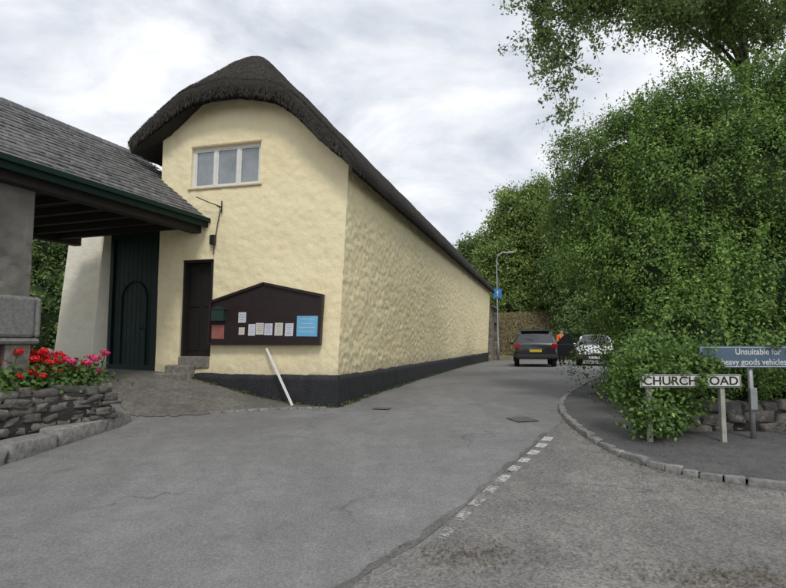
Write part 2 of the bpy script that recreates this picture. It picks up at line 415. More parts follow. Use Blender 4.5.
def ell_core(ells,k=.8,U=20,Vn=12):
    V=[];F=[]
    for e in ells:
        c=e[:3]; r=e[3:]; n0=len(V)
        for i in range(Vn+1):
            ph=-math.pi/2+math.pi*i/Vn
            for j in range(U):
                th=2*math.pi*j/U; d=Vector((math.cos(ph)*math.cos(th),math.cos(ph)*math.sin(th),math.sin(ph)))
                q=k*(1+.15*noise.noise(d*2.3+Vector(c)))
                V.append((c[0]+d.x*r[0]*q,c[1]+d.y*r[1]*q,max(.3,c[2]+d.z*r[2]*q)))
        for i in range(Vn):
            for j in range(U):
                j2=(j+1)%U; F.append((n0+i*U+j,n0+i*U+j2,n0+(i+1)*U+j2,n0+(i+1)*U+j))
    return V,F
def crown_pts(ells,n_leaf,clump_r,per,zmin=.4,viewcull=True,shell=.12,lump=.22,xcull=False,minr=.80,zs=.75,tv=.22,shoots=0):
    E=np.array(ells,float); area=np.array([e[3]*e[4]+e[4]*e[5]+e[3]*e[5] for e in ells]); nc=int(n_leaf/per); P=[];Nn=[];T=[]
    got=0; tries=0
    while got<nc+shoots and tries<(nc+shoots)*40:
        tries+=1
        e=E[rng.choice(len(E),p=area/area.sum())]
        d=rng.normal(size=3); d/=np.linalg.norm(d)
        if viewcull and d[1]>.35 and rng.random()<.85: continue
        q=1+lump*noise.noise(Vector(d*2.6+e[:3]))*1.2+lump*.5*noise.noise(Vector(d*7+e[:3])) -abs(rng.normal())*shell
        q=max(q,minr)
        p=e[:3]+d*e[3:]*q
        if p[2]<zmin: continue
        if xcull and p[0]>.74*p[1]+1.0 and rng.random()<.93: continue
        bad=False
        for g in E:
            if g is e: continue
            if (((p-g[:3])/(g[3:]*.84))**2).sum()<1 and not np.allclose(g,e): bad=True;break
        if bad: continue
        nrm=d/e[3:]; nrm/=np.linalg.norm(nrm)
        if got>=nc:   # upright leafy shoot
            m=34; ln=rng.uniform(.25,.6); dirv=nrm*.45+np.array([rng.normal()*.2,rng.normal()*.2,.9]); dirv/=np.linalg.norm(dirv)
            tt_=rng.random(m)[:,None]; off=dirv*ln*tt_+rng.normal(size=(m,3))*.035*(1.2-tt_)
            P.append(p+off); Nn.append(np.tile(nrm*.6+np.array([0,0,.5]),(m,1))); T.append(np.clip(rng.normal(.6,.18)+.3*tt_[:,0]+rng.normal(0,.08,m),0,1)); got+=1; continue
        r=clump_r*rng.uniform(.6,1.3); m=per
        off=rng.normal(size=(m,3))*r*.5; off[:,2]*=zs
        P.append(p+off); nn=nrm*.8+off/r*.6+np.array([0,0,.45]); nn/=np.linalg.norm(nn,axis=1)[:,None]; Nn.append(nn)
        ct=np.clip(rng.normal(.42,tv),0,1); t=np.clip(ct+.3*(off@nrm)/r+.15*off[:,2]/r+rng.normal(0,.1,m),0,1); T.append(t)  # clump shading put into tint: inner leaves darker, outer and upper lighter
        got+=1
    return np.vstack(P),np.vstack(Nn),np.concatenate(T)

# ------------------------------------------------------------------ HOUSE
house=thing("thatched_house",B3(1.9,0,.5),"cream rendered house with dark thatched roof and black painted plinth","house")
LEN=26.4; HW=3.90
def smin(a,b,k):
    hh=max(0,min(1,.5+.5*(b-a)/k)); return b*(1-hh)+a*hh-k*hh*(1-hh)
def rtop(s,t):
    r=7.66-1.10*(2.0-s); l=7.66-.80*(s-2.0); z=smin(r,l,.5)+.05
    if abs(s-2.0)<.55: z+=.05*sm((.55-abs(s-2))/.08)
    hip=6.80+1.12*(t+.4)-.15*(s-2.3)**2
    return smin(z,hip,.25)
S0,S1=-.46,4.42; T0,T1=-.42,26.9
def rth(s,t):
    e=min(s-S0,S1-s); return .30+.14*sm(e/.9)
ss=[S0+(S1-S0)*i/90 for i in range(91)]
tt=list(np.arange(T0,3.5,.05))+list(np.arange(3.5,T1,.14))+[T1]
V=[];F=[]; ns=len(ss)
for t in tt:
    for s in ss:
        e=min(s-S0,S1-s,(t-T0),(T1-t)); rd=.14
        dz=0
        if e<rd: q=1-e/rd; dz=-.11*(1-math.sqrt(max(0,1-q*q)))
        p=B3(s,t,0)
        nz=.045*noise.noise(Vector((p[0]*1.2,p[1]*1.2,s)))+.022*noise.noise(Vector((p[0]*6,p[1]*6,s*5)))+.014*noise.noise(Vector((p[0]*14,p[1]*14,s*9)))
        V.append(B3(s,t,rtop(s,t)+dz+nz))
nt_=len(tt)
for j in range(nt_-1):
    for i in range(ns-1): F.append((j*ns+i,(j+1)*ns+i,(j+1)*ns+i+1,j*ns+i+1)[::-1])
off=len(V)
for t in tt:
    for s in ss:
        p=B3(s,t,0)
        si=max(S0+.05,min(S1-.05,s)); ti=max(T0+.06,t)
        V.append(B3(si,ti,rtop(s,t)-rth(s,t)+.02*noise.noise(Vector((p[0]*9,p[1]*9,s*6)))))
for j in range(nt_-1):
    for i in range(ns-1): F.append((off+j*ns+i,off+(j+1)*ns+i,off+(j+1)*ns+i+1,off+j*ns+i+1))
for j in range(nt_-1):
    for i in (0,ns-1):
        q=(j*ns+i,(j+1)*ns+i,off+(j+1)*ns+i,off+j*ns+i); F.append(q if i==0 else q[::-1])
for i in range(ns-1):
    for j in (0,nt_-1):
        q=(j*ns+i,j*ns+i+1,off+j*ns+i+1,off+j*ns+i); F.append(q[::-1] if j==0 else q)
roof=mk("roof",V,F,M_thatch,house,smooth=True); roof["label"]="dark weathered thatched roof with half hip"
P=[];Nn=[]
for k in range(34000):
    s=random.uniform(S0+.03,S1-.03); t=T0+.03+(random.random()**1.7)*(18-T0); z=rtop(s,t); e=.03
    gs=(rtop(s+e,t)-z)/e; gt=(rtop(s,t+e)-z)/e
    nv=Vector((Lv[0]*-gs+Dv[0]*-gt,Lv[1]*-gs+Dv[1]*-gt,1)).normalized()
    ed=min(s-S0,S1-s,t-T0); dz=-.11*(1-math.sqrt(max(0,1-(1-ed/.14)**2))) if ed<.14 else 0
    pp=B3(s,t,z+dz+.002); nz=.045*noise.noise(Vector((pp[0]*1.2,pp[1]*1.2,s)))
    P.append((pp[0],pp[1],pp[2]+nz)); Nn.append(tuple(nv))
for k in range(5000):
    r=random.random()
    if r<.5: s=random.uniform(S0,S1); t=T0+random.uniform(.0,.05); nv=(-Dv[0],-Dv[1],0)
    else: s=S0+random.uniform(0,.04); t=T0+(random.random()**1.5)*18; nv=(-Lv[0],-Lv[1],0)
    z=rtop(s,t)-rth(s,t)*random.uniform(.2,.92); P.append(B3(s,t,z)); Nn.append(nv)
P=np.array(P);Nn=np.array(Nn)
leaves_mesh("straw",P,Nn,.10,np.clip(rng.normal(.4,.22,len(P)),0,1),[M_straw],house,aspect=.08,droop=1.3,align=.95,kind="stuff")

def lean(z): return -.20*max(0,(z-.45))/4.2
def wallgrid(U,Z,pos,top,holes,amp,flip=False,rub=0):
    V=[];F=[];nu=len(U)
    def inhole(u,z,m=0):
        return any(a-m<=u<=b+m and c-m<=z<=d+m for a,b,c,d in holes)
    for z in Z:
        for u in U:
            zz=min(z,top(u))
            d=0 if inhole(u,zz,.03) else amp*(noise.noise(Vector((u*1.1,zz*1.1,3)))*1.0+noise.noise(Vector((u*4,zz*4,9)))*.35+.3*noise.noise(Vector((u*9,zz*9,1))))
            if rub: d+=rub*(.25-abs(noise.noise(Vector((u*4.0,zz*6.5,4)))))+rub*.4*noise.noise(Vector((u*8,zz*9,7)))
            if u<=U[0]+1e-6 or u>=U[-1]-1e-6: d*=.3
            V.append(pos(u,zz,d))
    for j in range(len(Z)-1):
        for i in range(nu-1):
            cu=(U[i]+U[i+1])/2; cz=(Z[j]+Z[j+1])/2
            if any(a<cu<b and c<cz<d_ for a,b,c,d_ in holes): continue
            if Z[j]>=top(U[i]) and Z[j]>=top(U[i+1]): continue
            q=(j*nu+i,j*nu+i+1,(j+1)*nu+i+1,(j+1)*nu+i); F.append(q[::-1] if flip else q)
    return V,F
def axis(a,b,step,keys):
    k=sorted(set([a,b]+[x for x in keys if a<x<b])); out=[]
    for p,q in zip(k,k[1:]):
        n=max(1,round((q-p)/step)); out+=[p+(q-p)*i/n for i in range(n)]
    return out+[k[-1]]
DS0,DS1,DZ0,DZ1=2.66,3.36,1.33,3.27
WS0,WS1,WZ0,WZ1=1.76,3.24,4.73,5.58
holes=[(DS0,DS1,DZ0,DZ1),(WS0,WS1,WZ0,WZ1)]
U=axis(0,HW,.045,[DS0,DS1,WS0,WS1]); Z=axis(.3,6.95,.045,[DZ0,DZ1,WZ0,WZ1])
topf=lambda u:rtop(u,.05)-rth(u,0)+.12
def fpos(u,z,d):
    s=u+lean(z)*(1-u/HW); return B3(s,-d,z)
V,F=wallgrid(U,Z,fpos,topf,holes,.028,True)
def rev(V,F,s0,s1,z0,z1,dep):
    c=[(s0,z0),(s1,z0),(s1,z1),(s0,z1)]
    for i in range(4):
        p,q=c[i],c[(i+1)%4]; n=len(V)
        V+= [fpos(p[0],p[1],0),fpos(q[0],q[1],0),Vector(fpos(q[0],q[1],-dep)),Vector(fpos(p[0],p[1],-dep))]
        F.append((n,n+1,n+2,n+3))
rev(V,F,WS0,WS1,WZ0,WZ1,.16); rev(V,F,DS0,DS1,DZ0,DZ1,.24)
w=mk("wall",V,F,M_cream,house); w.data.polygons.foreach_set("use_smooth",[len(p.vertices)==4 and p.area<.02 for p in w.data.polygons]); w["label"]="cream rendered gable wall"
U=axis(0,LEN,.06,[]); Z=axis(.3,5.1,.05,[])
V,F=wallgrid(U,Z,lambda u,z,d:B3(lean(z)-d*1.0,u,z),lambda u:5.02,[],.022,False,.030)
w=mk("wall",V,F,M_cream2,house,smooth=True); w["label"]="long side wall of lumpy cream rendered rubble"
b=MB(); b.box(B3,(HW-.4,HW-.002),(.02,LEN-.02),(.3,5.6)); b.obj("wall",M_cream2,house); b=MB(); b.box(B3,(.1,HW-.41),(LEN-.4,LEN-.01),(.3,5.2)); b.obj("wall",M_cream2,house)
def plinth(uA,uB,pos,n,zt):
    V=[];F=[]
    Zs=[.25,.45,.6,.75,.9,zt,zt+.012]
    for j,z in enumerate(Zs):
        for i in range(n+1):
            u=uA+(uB-uA)*i/n
            d=.055 if j<len(Zs)-1 else -.03
            d+=.016*noise.noise(Vector((u*3,z*5,2)))
            zz=z+(.03*noise.noise(Vector((u*1.7,0,5)))+.012*noise.noise(Vector((u*9,0,5))) if j>=len(Zs)-2 else 0)
            V.append(pos(u,zz,d))
    for j in range(len(Zs)-1):
        for i in range(n): F.append((j*(n+1)+i,j*(n+1)+i+1,(j+1)*(n+1)+i+1,(j+1)*(n+1)+i))
    return V,F
V1,F1=plinth(-.07,2.95,lambda u,z,d:B3(u,-d,z),60,1.0)
V2,F2=plinth(-.055,LEN,lambda u,z,d:B3(lean(z)-d,u,z),280,1.0)
k=len(V1); F1=[f[::-1] for f in F1]
mk("plinth",V1+V2,F1+[tuple(i+k for i in f) for f in F2],M_black,house,smooth=True)["label"]="black painted plinth"
win=bpy.data.objects.new("window",None); link(win); win.location=B3((WS0+WS1)/2,.1,WZ0); put(win,house); win.matrix_parent_inverse=Matrix.Translation(-house.location)
WL=Vector(win.location)
def Wb(s,t,z): return fpos(s,z,-t)
def put2(o): o.parent=win; o.matrix_parent_inverse=Matrix.Translation(-WL); return o
b=MB(); fw=.05
b.box(Wb,(WS0,WS0+fw),(.07,.13),(WZ0,WZ1)); b.box(Wb,(WS1-fw,WS1),(.07,.13),(WZ0,WZ1))
b.box(Wb,(WS0+fw,WS1-fw),(.07,.13),(WZ1-fw,WZ1)); b.box(Wb,(WS0+fw,WS1-fw),(.07,.13),(WZ0,WZ0+fw))
wid=(WS1-WS0)/3
for k in (1,2): b.box(Wb,(WS0+wid*k-.025,WS0+wid*k+.025),(.068,.13),(WZ0+fw,WZ1-fw))
for k in range(3):
    x0=WS0+wid*k+(.05 if k==0 else .025); x1=WS0+wid*(k+1)-(.05 if k==2 else .025); z0=WZ0+fw; z1=WZ1-fw; g=.028
    b.box(Wb,(x0,x0+g),(.08,.125),(z0,z1)); b.box(Wb,(x1-g,x1),(.08,.125),(z0,z1)); b.box(Wb,(x0+g,x1-g),(.08,.125),(z1-g,z1)); b.box(Wb,(x0+g,x1-g),(.08,.125),(z0,z0+g))
put2(b.obj("frame",M_whitep))
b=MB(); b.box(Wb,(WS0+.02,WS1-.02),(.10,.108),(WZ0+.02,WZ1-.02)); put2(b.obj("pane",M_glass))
b=MB(); b.box(Wb,(WS0-.05,WS1+.05),(-.03,.07),(WZ0-.035,WZ0+.002)); put2(b.obj("sill",M_sill,bevel=.01))
b=MB(); b.box(Wb,(WS0-.02,WS1+.02),(-.008,.05),(WZ1+.002,WZ1+.045)); put2(b.obj("lintel",M_sill,bevel=.01))
b=MB()
b.box(B3,(DS0-.1,DS1+.1),(.21,.29),(DZ0-.05,DZ1+.05))
for z0,z1 in ((DZ0+.12,DZ0+.85),(DZ0+1.0,DZ1-.12)):
    b.box(B3,(DS0+.09,DS0+.31),(.195,.22),(z0,z1)); b.box(B3,(DS1-.31,DS1-.09),(.195,.22),(z0,z1))
b.obj("door",M_door,house,bevel=.006)["label"]="near-black panelled door"
for a,c,z0,z1 in ((DS0-.002,DS0+.05,DZ0,DZ1),(DS1-.05,DS1+.002,DZ0,DZ1),(DS0+.05,DS1-.05,DZ1-.05,DZ1+.002)):
    bb=MB(); bb.box(B3,(a,c),(.05,.194),(z0,z1)); bb.obj("door_frame",M_timber,house)
for i,(s0,s1,t0,t1,z0,z1) in enumerate([(DS0-.0,DS1+.0,-.03,.20,1.1,DZ0+.006),(2.96,3.52,-.22,-.031,.6,1.17),(2.98,3.62,-.41,-.222,.5,1.02)]):
    b=MB(); b.box(B3,(s0,s1),(t0,t1),(z0,z1)); b.obj("step",M_step,house,bevel=.025)
b=MB()
def wp(s,z,t=-.04): return fpos(s,z,-t)
b.tube([wp(2.66,3.35),wp(2.64,3.6),wp(2.60,3.9),wp(2.54,4.25),wp(2.56,4.32,-.10),wp(2.72,4.38,-.12),wp(2.98,4.5,-.2)],.010,6)
b.tube([wp(2.54,4.30),wp(2.54,4.30,-.16)],.016,6); b.tube([wp(2.51,4.18,-.05),wp(2.51,4.42,-.05)],.013,6)
b.box(lambda s,t,z:fpos(s,z,-t),(2.62,2.72),(-.09,-.02),(3.55,3.74))
b.obj("service_cable",simple("black_cable",(.02,.02,.02),None,8,.5,0,0),house)
P=[]
for k in range(260):
    if random.random()<.75:
        t=(random.random()**1.3)*24; c=B3(-.09-random.random()*.03,t,0)
    else: c=B3(random.uniform(0,3),-.10,0)
    for m in range(random.randint(3,14)):
        x=c[0]+random.gauss(0,.025); y=c[1]+random.gauss(0,.04); P.append((x,y,h(x,y)+.02+abs(random.gauss(0,.022))))
P=np.array(P); Nn=rng.normal(size=(len(P),3)); Nn/=np.linalg.norm(Nn,axis=1)[:,None]
leaves_mesh("weeds",P,Nn,.05,rng.uniform(0,1,len(P)),[M_weed],None,aspect=.3,droop=-.6,kind="stuff")

# ------------------------------------------------------------------ notice board
nb=thing("notice_board",B3(1.5,-.05,1.6),"black-brown pentagonal wooden notice board with pinned papers on cream wall","notice board")
def NB(s,z,t): return fpos(s,z,-t)
pts=[(.33,1.56),(2.66,1.56),(2.65,2.42),(1.52,2.76),(.32,2.50)]
b=MB(); b.prism(NB,pts,(-.10,-.035)); b.obj("backing",M_board,nb)
b=MB()
for i in range(5):
    p=Vector(pts[i]);q=Vector(pts[(i+1)%5]); d=(q-p).normalized(); n_=Vector((-d.y,d.x))
    if n_.dot(Vector((1.5,2.0))-p)<0: n_=-n_
    quad=[p,q,q+n_*.05-d*.035,p+n_*.05+d*.035]
    b.prism(NB,[tuple(x) for x in quad],(-.135-.001*i,-.101))
b.obj("frame",simple("black_brown_frame",(.018,.010,.009),(.03,.016,.014),9,.45,0,.1,.002),nb)
def papr(s0,s1,z0,z1,mat,name="poster",lines=4,lab=None,lm=None):
    b=MB(); tz=-.106-random.random()*.003; tl=random.uniform(-.006,.006)
    def P(a,z,c): return NB(a+tl*(z-z0)*3,z+tl*(a-s0)*3,c)
    b.box(P,(s0,s1),(z0,z1),(tz,-.1005))
    if lines:
        for k in range(lines):
            zz=z1-(z1-z0)*(k+.8)/(lines+1); w_=random.uniform(.45,.85)
            mid=(s0+s1)/2; hw=(s1-s0)*.45*w_; b.box(P,(mid-hw,mid+hw),(zz-.006,zz+.004),(tz-.0015,tz-.0003),1)
    o=b.obj(name,[mat,lm or M_print],nb)
    if lab:o["label"]=lab
papr(.40,.81,1.72,2.10,M_blue,lines=4,lab="light blue poster",lm=M_paper)
for i,s0 in enumerate((.88,1.09,1.30,1.48)): papr(s0,s0+.165,1.73+.01*i,1.97+.01*(i%2),[M_paper,M_paper2,M_paper,M_paper2][i],lines=5)
papr(1.66,1.80,1.74,1.96,M_paper,lines=3)
papr(1.86,2.02,1.99,2.19,M_paper,lines=3); papr(1.88,2.0,1.76,1.90,M_paper2,lines=2)
papr(2.31,2.58,1.68,1.95,M_red,lines=0,lab="small red and grey poster")
papr(2.35,2.53,1.71,1.90,M_print,lines=0)
b=MB(); b.box(NB,(2.28,2.55),(2.03,2.25),(-.20,-.1005)); b.prism(NB,[(2.26,2.251),(2.57,2.251),(2.415,2.31)],(-.215,-.1005)); b.obj("leaflet_box",M_greenbox,nb)["label"]="small dark green leaflet box"

pl=MB()
A=Vector(B3(1.38,-.09,1.50)); gb=B3(.72,-.32,0); Bq=Vector((gb[0],gb[1],h(gb[0],gb[1])+.02))
d=(Bq-A).normalized(); sx=Vector((Lv[0],Lv[1],0)); sx=(sx-d*sx.dot(d)).normalized(); sy=d.cross(sx)
LN=(Bq-A).length
pl.box(lambda a,b_,c:tuple(A+sx*a+sy*b_+d*c),(-.022,.022),(-.012,.012),(0,LN))
o=pl.obj("plank",M_whitep,bevel=.003); tag(o,"thin white painted plank leaning against the cream wall","plank")

# ------------------------------------------------------------------ GATEHOUSE
gh=thing("gatehouse",G3(.3,3.8,.6),"covered gateway with slate roof, dark green fascia and grey pier","gatehouse")
TE=-.42; TB=7.2; ZE=4.10; KR=.79; WR=2.0
def rz(w): return ZE+KR*(w if w<=WR else 2*WR-w)
b=MB()
def Gp(a,z,tau): return G3(a,tau,z)
b.prism(Gp,[(-.02,ZE-.02),(WR,rz(WR)-.02),(2*WR+.02,ZE-.02),(2*WR+.02,ZE-.10),(WR,rz(WR)-.12),(-.02,ZE-.10)],(TE+.05,TB))
deck=b.obj("roof_deck",M_timber,gh)
b=MB(); rows=17
for side in (0,1):
    for r in range(rows):
        w0=r*WR/rows-.03; w1=w0+WR/rows*1.25
        t=TE+(.11 if r%2 else 0)
        while t<TB:
            sw=.22*random.uniform(.88,1.12); lift=random.uniform(0,.012)
            ww0=w0+random.uniform(-.016,.016)
            pp=[]
            for (ww,ta,ex) in ((ww0,t+.004,.026+lift),(ww0,t+sw-.004,.026+lift*random.random()),(w1,t+sw-.004,.004),(w1,t+.004,.004)):
                z=ZE+KR*ww+ex; wf=ww if side==0 else 2*WR-ww
                pp.append(G3(wf,ta,z))
            low=[(p[0],p[1],p[2]-.014) for p in pp]
            n=len(b.v); b.v+=pp+low
            q=[(0,3,2,1),(0,1,5,4),(1,2,6,5),(3,0,4,7)]
            for f in q: b.f.append(tuple(n+i for i in f)); b.m.append(0)
            t+=sw
b.obj("roof",M_slate,gh)["label"]="weathered slate roof"
b=MB(); t=TE
while t<TB:
    l=.42; b.prism(Gp,[(WR-.13,rz(WR)-.07),(WR-.03,rz(WR)+.05),(WR+.03,rz(WR)+.05),(WR+.13,rz(WR)-.07)],(t+.006,t+l-.006)); t+=l
b.obj("ridge_tiles",M_slate,gh,bevel=.015)
b=MB(); b.box(G3,(-.05,.0),(-.30,TB),(ZE-.19,ZE+.01)); b.box(G3,(-.11,-.052),(-.32,TB),(ZE-.09,ZE-.01)); b.obj("fascia",M_teal,gh)["label"]="dark green fascia and gutter"
b=MB(); b.box(G3,(.10,.30),(-.05,TB),(ZE-.30,ZE-.12)); b.obj("beam",M_timber,gh); b=MB(); b.box(G3,(3.75,3.95),(TE+.1,TB),(ZE-.28,ZE-.10)); b.obj("beam",M_timber,gh)
for k in range(12):
    t=.2+k*.6; b=MB(); b.box(G3,(.31,3.74),(t,t+.09),(ZE-.22,ZE-.105)); b.obj("joist",M_timber,gh)
b=MB(); b.box(G3,(.0,3.9),(TE+.1,TB),(ZE-.098,ZE-.07)); b.obj("ceiling",M_timber,gh)
for (w0,w1,t0) in ((.30,.95,3.5),(3.4,3.9,4.2)):
    V_=MB(); V_.box(G3,(w0,w1),(t0,7.2),(.4,ZE-.105)); o=V_.obj("pier",M_grey,gh,bevel=.03); o["label"]="rough grey rendered pier"
b=MB(); b.box(G3,(.27,.299),(4.05,4.5),(2.22,2.40)); b.obj("plaque",M_paper2,gh)
yw=MB()
yw.prism(lambda a,z,c:(a*13.6,13.6+c,z),[(-.595,.6),(-.515,.6),(-.515,4.22),(-.573,4.17)],(0,.5))
o=yw.obj("yard_wall",M_white,bevel=.03); tag(o,"off-white rendered wall beyond the gateway","wall")
yw=MB(); yw.prism(lambda a,z,c:(a*12.85,12.85+c,z),[(-.530,.6),(-.488,.6),(-.488,4.1),(-.512,4.1)],(0,.33))
o=yw.obj("yard_wall",M_white,bevel=.03); tag(o,"white rendered gate pier beside the green gate","wall")
gate=thing("gate",B3(3.95,-.05,1.0),"tall very dark green boarded gate standing open with arched wicket","gate")
g0,g1=3.92,5.60; gz0,gz1=.99,4.0; nb_=11
def GT(s,t,z): return B3(s-(s-g0)*.06,t+(s-g0)*.24,z)
b=MB()
for k in range(nb_):
    a=g0+(g1-g0)*k/nb_; c=g0+(g1-g0)*(k+1)/nb_
    b.box(GT,(a+.005,c-.005),(.10,.135),(gz0,gz1))
b.obj("boards",M_teal,gate,bevel=.003)
b=MB(); b.box(GT,(g0,g0+.12),(.05,.099),(gz0,gz1)); b.box(GT,(g1-.12,g1),(.05,.099),(gz0,gz1))
for z in (gz0+.02,gz1-.16): b.box(GT,(g0+.12,g1-.12),(.055,.099),(z,z+.14))
b.obj("rails",M_teal,gate,bevel=.004)
b=MB(); c0=4.76; r0=.42
arc=[(c0-r0,gz0+.17),(c0-r0,gz0+1.4)]+[(c0-r0*math.cos(t),gz0+1.55+.36*math.sin(t)) for t in np.linspace(0,math.pi,13)]+[(c0+r0,gz0+1.4),(c0+r0,gz0+.17)]
b.tube([GT(p[0],.085,p[1]) for p in arc],.022,6)
b.obj("wicket_frame",M_teal,gate)
b=MB(); b.tube([GT(c0-.28,.09,gz0+.9),GT(c0-.28,.04,gz0+.93),GT(c0-.28,.09,gz0+.98)],.014,6); b.obj("handle",M_blacklet,gate)

# ------------------------------------------------------------------ stone walls
def rubble(mb,A,B,zb,zt,thick,sz=.17,zbB=None,ztB=None):
    A=Vector(A);B=Vector(B);d=(B-A);L=d.length;d.normalize();nrm=Vector((-d.y,d.x))
    zbB=zb if zbB is None else zbB; ztB=zt if ztB is None else ztB
    hh=zt-zb; rows=max(2,round(hh/(sz*.62)))
    for r in range(rows):
        u=-random.random()*sz*.5
        while u<L:
            l=random.uniform(.55,1.9)*sz; m=u+l/2; k=min(1,max(0,m/L))
            b0=zb+(zbB-zb)*k; t0=zt+(ztB-zt)*k; rh=(t0-b0)/rows
            z=b0+rh*(r+.5)+random.uniform(-.02,.02)
            p=A+d*m; tl=random.uniform(-.16,.16)
            ax=(Vector((d.x*math.cos(tl),d.y*math.cos(tl),math.sin(tl))),Vector((nrm.x,nrm.y,random.uniform(-.1,.1))),Vector((-d.x*math.sin(tl),-d.y*math.sin(tl),math.cos(tl))))
            mb.stone((p.x,p.y,z),ax,(l/2*1.02,thick/2+random.uniform(-.035,.02),rh/2*random.uniform(.95,1.2)),random.uniform(.26,.38),jit=.2)
            u+=l
def core(mb,A,B,zb,zt,th,mi=1):
    A=Vector(A);B=Vector(B);d=(B-A).normalized();n=Vector((-d.y,d.x))*th/2
    mb.v+= [(p.x,p.y,z) for z in (zb,zt) for p in (A-n,B-n,B+n,A+n)]; k=len(mb.v)-8
    for f in [(0,3,2,1),(4,5,6,7),(0,1,5,4),(1,2,6,5),(2,3,7,6),(3,0,4,7)]: mb.f.append(tuple(k+i for i in f)); mb.m.append(mi)
fb=MB()
rubble(fb,(-5.5,6.2),(-4.22,8.35),.40,1.0,.34,.20,.5,1.0); core(fb,(-5.5,6.2),(-4.27,8.25),.2,.93,.26)
rubble(fb,(-4.22,8.35),(-4.85,9.1),.5,1.0,.32,.19,.55,1.0); core(fb,(-4.27,8.3),(-4.8,9.05),.2,.93,.24)
o=fb.obj("flower_bed_wall",[M_stone,M_mortar],smooth=True); tag(o,"low dry stone wall around a raised flower bed","stone wall")
b=MB(); V=[(-5.5,6.2),(-4.29,8.3),(-4.85,9.05),(-7.5,9.6),(-7.5,6.2)]
b.poly([(x,y,.95) for x,y in V]); b.obj("flower_bed",M_soil,kind="structure")
st=MB(); K=[(-4.80,4.9),(-4.42,6.3),(-4.17,7.9),(-4.05,8.95)]
Kc=catmull(K,60); i=0
while i<60:
    j=min(60,i+random.choice((9,12,15))); a,c=Kc[i],Kc[j]; m=(a+c)/2; d=(c-a).normalized()
    st.stone((m.x-.12,m.y,h(m.x,m.y)+.08),(Vector((d.x,d.y,0)),Vector((-d.y,d.x,0)),Vector((0,0,1))),((c-a).length/2-.002,.16,.12),.16,jit=.05); i=j
st.obj("bed_kerb",M_slab,smooth=True,kind="structure")
b=MB(); Vv=[(-4.3,8.9),(-4.4,7.9),(-4.68,6.3),(-5.05,4.9),(-6.8,4.9),(-6.5,7),(-5.0,8.9),(-4.7,9.1)][::-1]
b.poly([(x,y,h(x,y)+.15) for x,y in Vv]); b.obj("bed_verge",M_drive,kind="structure")

lw=MB(); rubble(lw,(3.95,8.15),(9.5,8.0),.34,.80,.32,.24); core(lw,(4.0,8.15),(9.4,8.0),.2,.74,.24)
o=lw.obj("low_stone_wall",[M_stone,M_mortar],smooth=True); tag(o,"low rubble stone wall at the foot of the tall hedge","stone wall")
b=MB()
b.poly([(x,y,.42) for x,y in [(4.5,8.3),(9.5,8.3),(16,8.3),(16,24),(11,21.5),(8.6,18.2),(6.5,14.5),(5.0,11.2),(4.4,9.5)]])
o=b.obj("hedge_bank_soil",M_soil,kind="structure")
for v in o.data.vertices: v.co.z=h(v.co.x,v.co.y)+.13

tr=thing("stone_trough",(-5.5,7.4,.95),"large grey granite trough standing on the raised flower bed","stone trough")
def TR(a,b_,c): return G3(.08+b_,3.74+a,c)
b=MB()
def trough(mb,a0,a1,b0,b1,z0,z1,w):
    mb.box(TR,(a0,a1),(b0,b1),(z0,z0+w)); mb.box(TR,(a0,a0+w),(b0,b1),(z0+w,z1)); mb.box(TR,(a1-w,a1),(b0,b1),(z0+w,z1))
    mb.box(TR,(a0+w,a1-w),(b0,b0+w),(z0+w,z1)); mb.box(TR,(a0+w,a1-w),(b1-w,b1),(z0+w,z1))
trough(b,.0,1.6,-.33,.2,1.58,2.22,.09); b.obj("basin",simple("grey_granite",(.26,.26,.245),(.15,.15,.145),20,.85,0,.8,.015),tr,bevel=.05)
for a0 in (.1,1.1):
    b=MB(); b.box(TR,(a0,a0+.35),(-.28,.1),(.94,1.578)); b.obj("support",M_step,tr,bevel=.02)

# ------------------------------------------------------------------ foliage
hg=thing("hedge",(6.5,11,.5),"huge overgrown green hedge above a low stone wall","hedge")
HE=[(7.0,11.6,3.3,3.25,2.6,3.3),(5.3,12.4,4.7,1.75,1.9,1.75),(6.9,10.5,1.9,2.75,1.8,1.9),(10.6,11.6,3.6,3.4,2.9,3.6),(8.9,15,3.6,2.6,3,3.0),(4.85,9.15,1.2,1.1,.8,1.05),(5.05,10.7,2.9,1.25,1.4,1.6),(11,18.5,3.2,2.4,3,2.8),(8.3,11.2,6.0,1.6,1.5,1.4),(6.4,11.4,5.6,1.5,1.4,1.3),(6.6,9.3,1.35,2.2,.8,.85)]
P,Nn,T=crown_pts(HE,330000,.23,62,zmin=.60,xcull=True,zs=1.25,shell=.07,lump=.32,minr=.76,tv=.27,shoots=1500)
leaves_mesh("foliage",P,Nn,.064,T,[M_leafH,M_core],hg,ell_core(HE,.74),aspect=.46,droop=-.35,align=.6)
for k in range(10):
    x=4.7+k*.5; y=9.9+random.uniform(-.1,.8); b=MB(); b.tube([(x,y,.35),(x+random.uniform(-.2,.2),y,1.6),(x+random.uniform(-.4,.4),y+.4,3.2)],[.06,.045,.02],6); b.obj("stem",M_bark,hg)
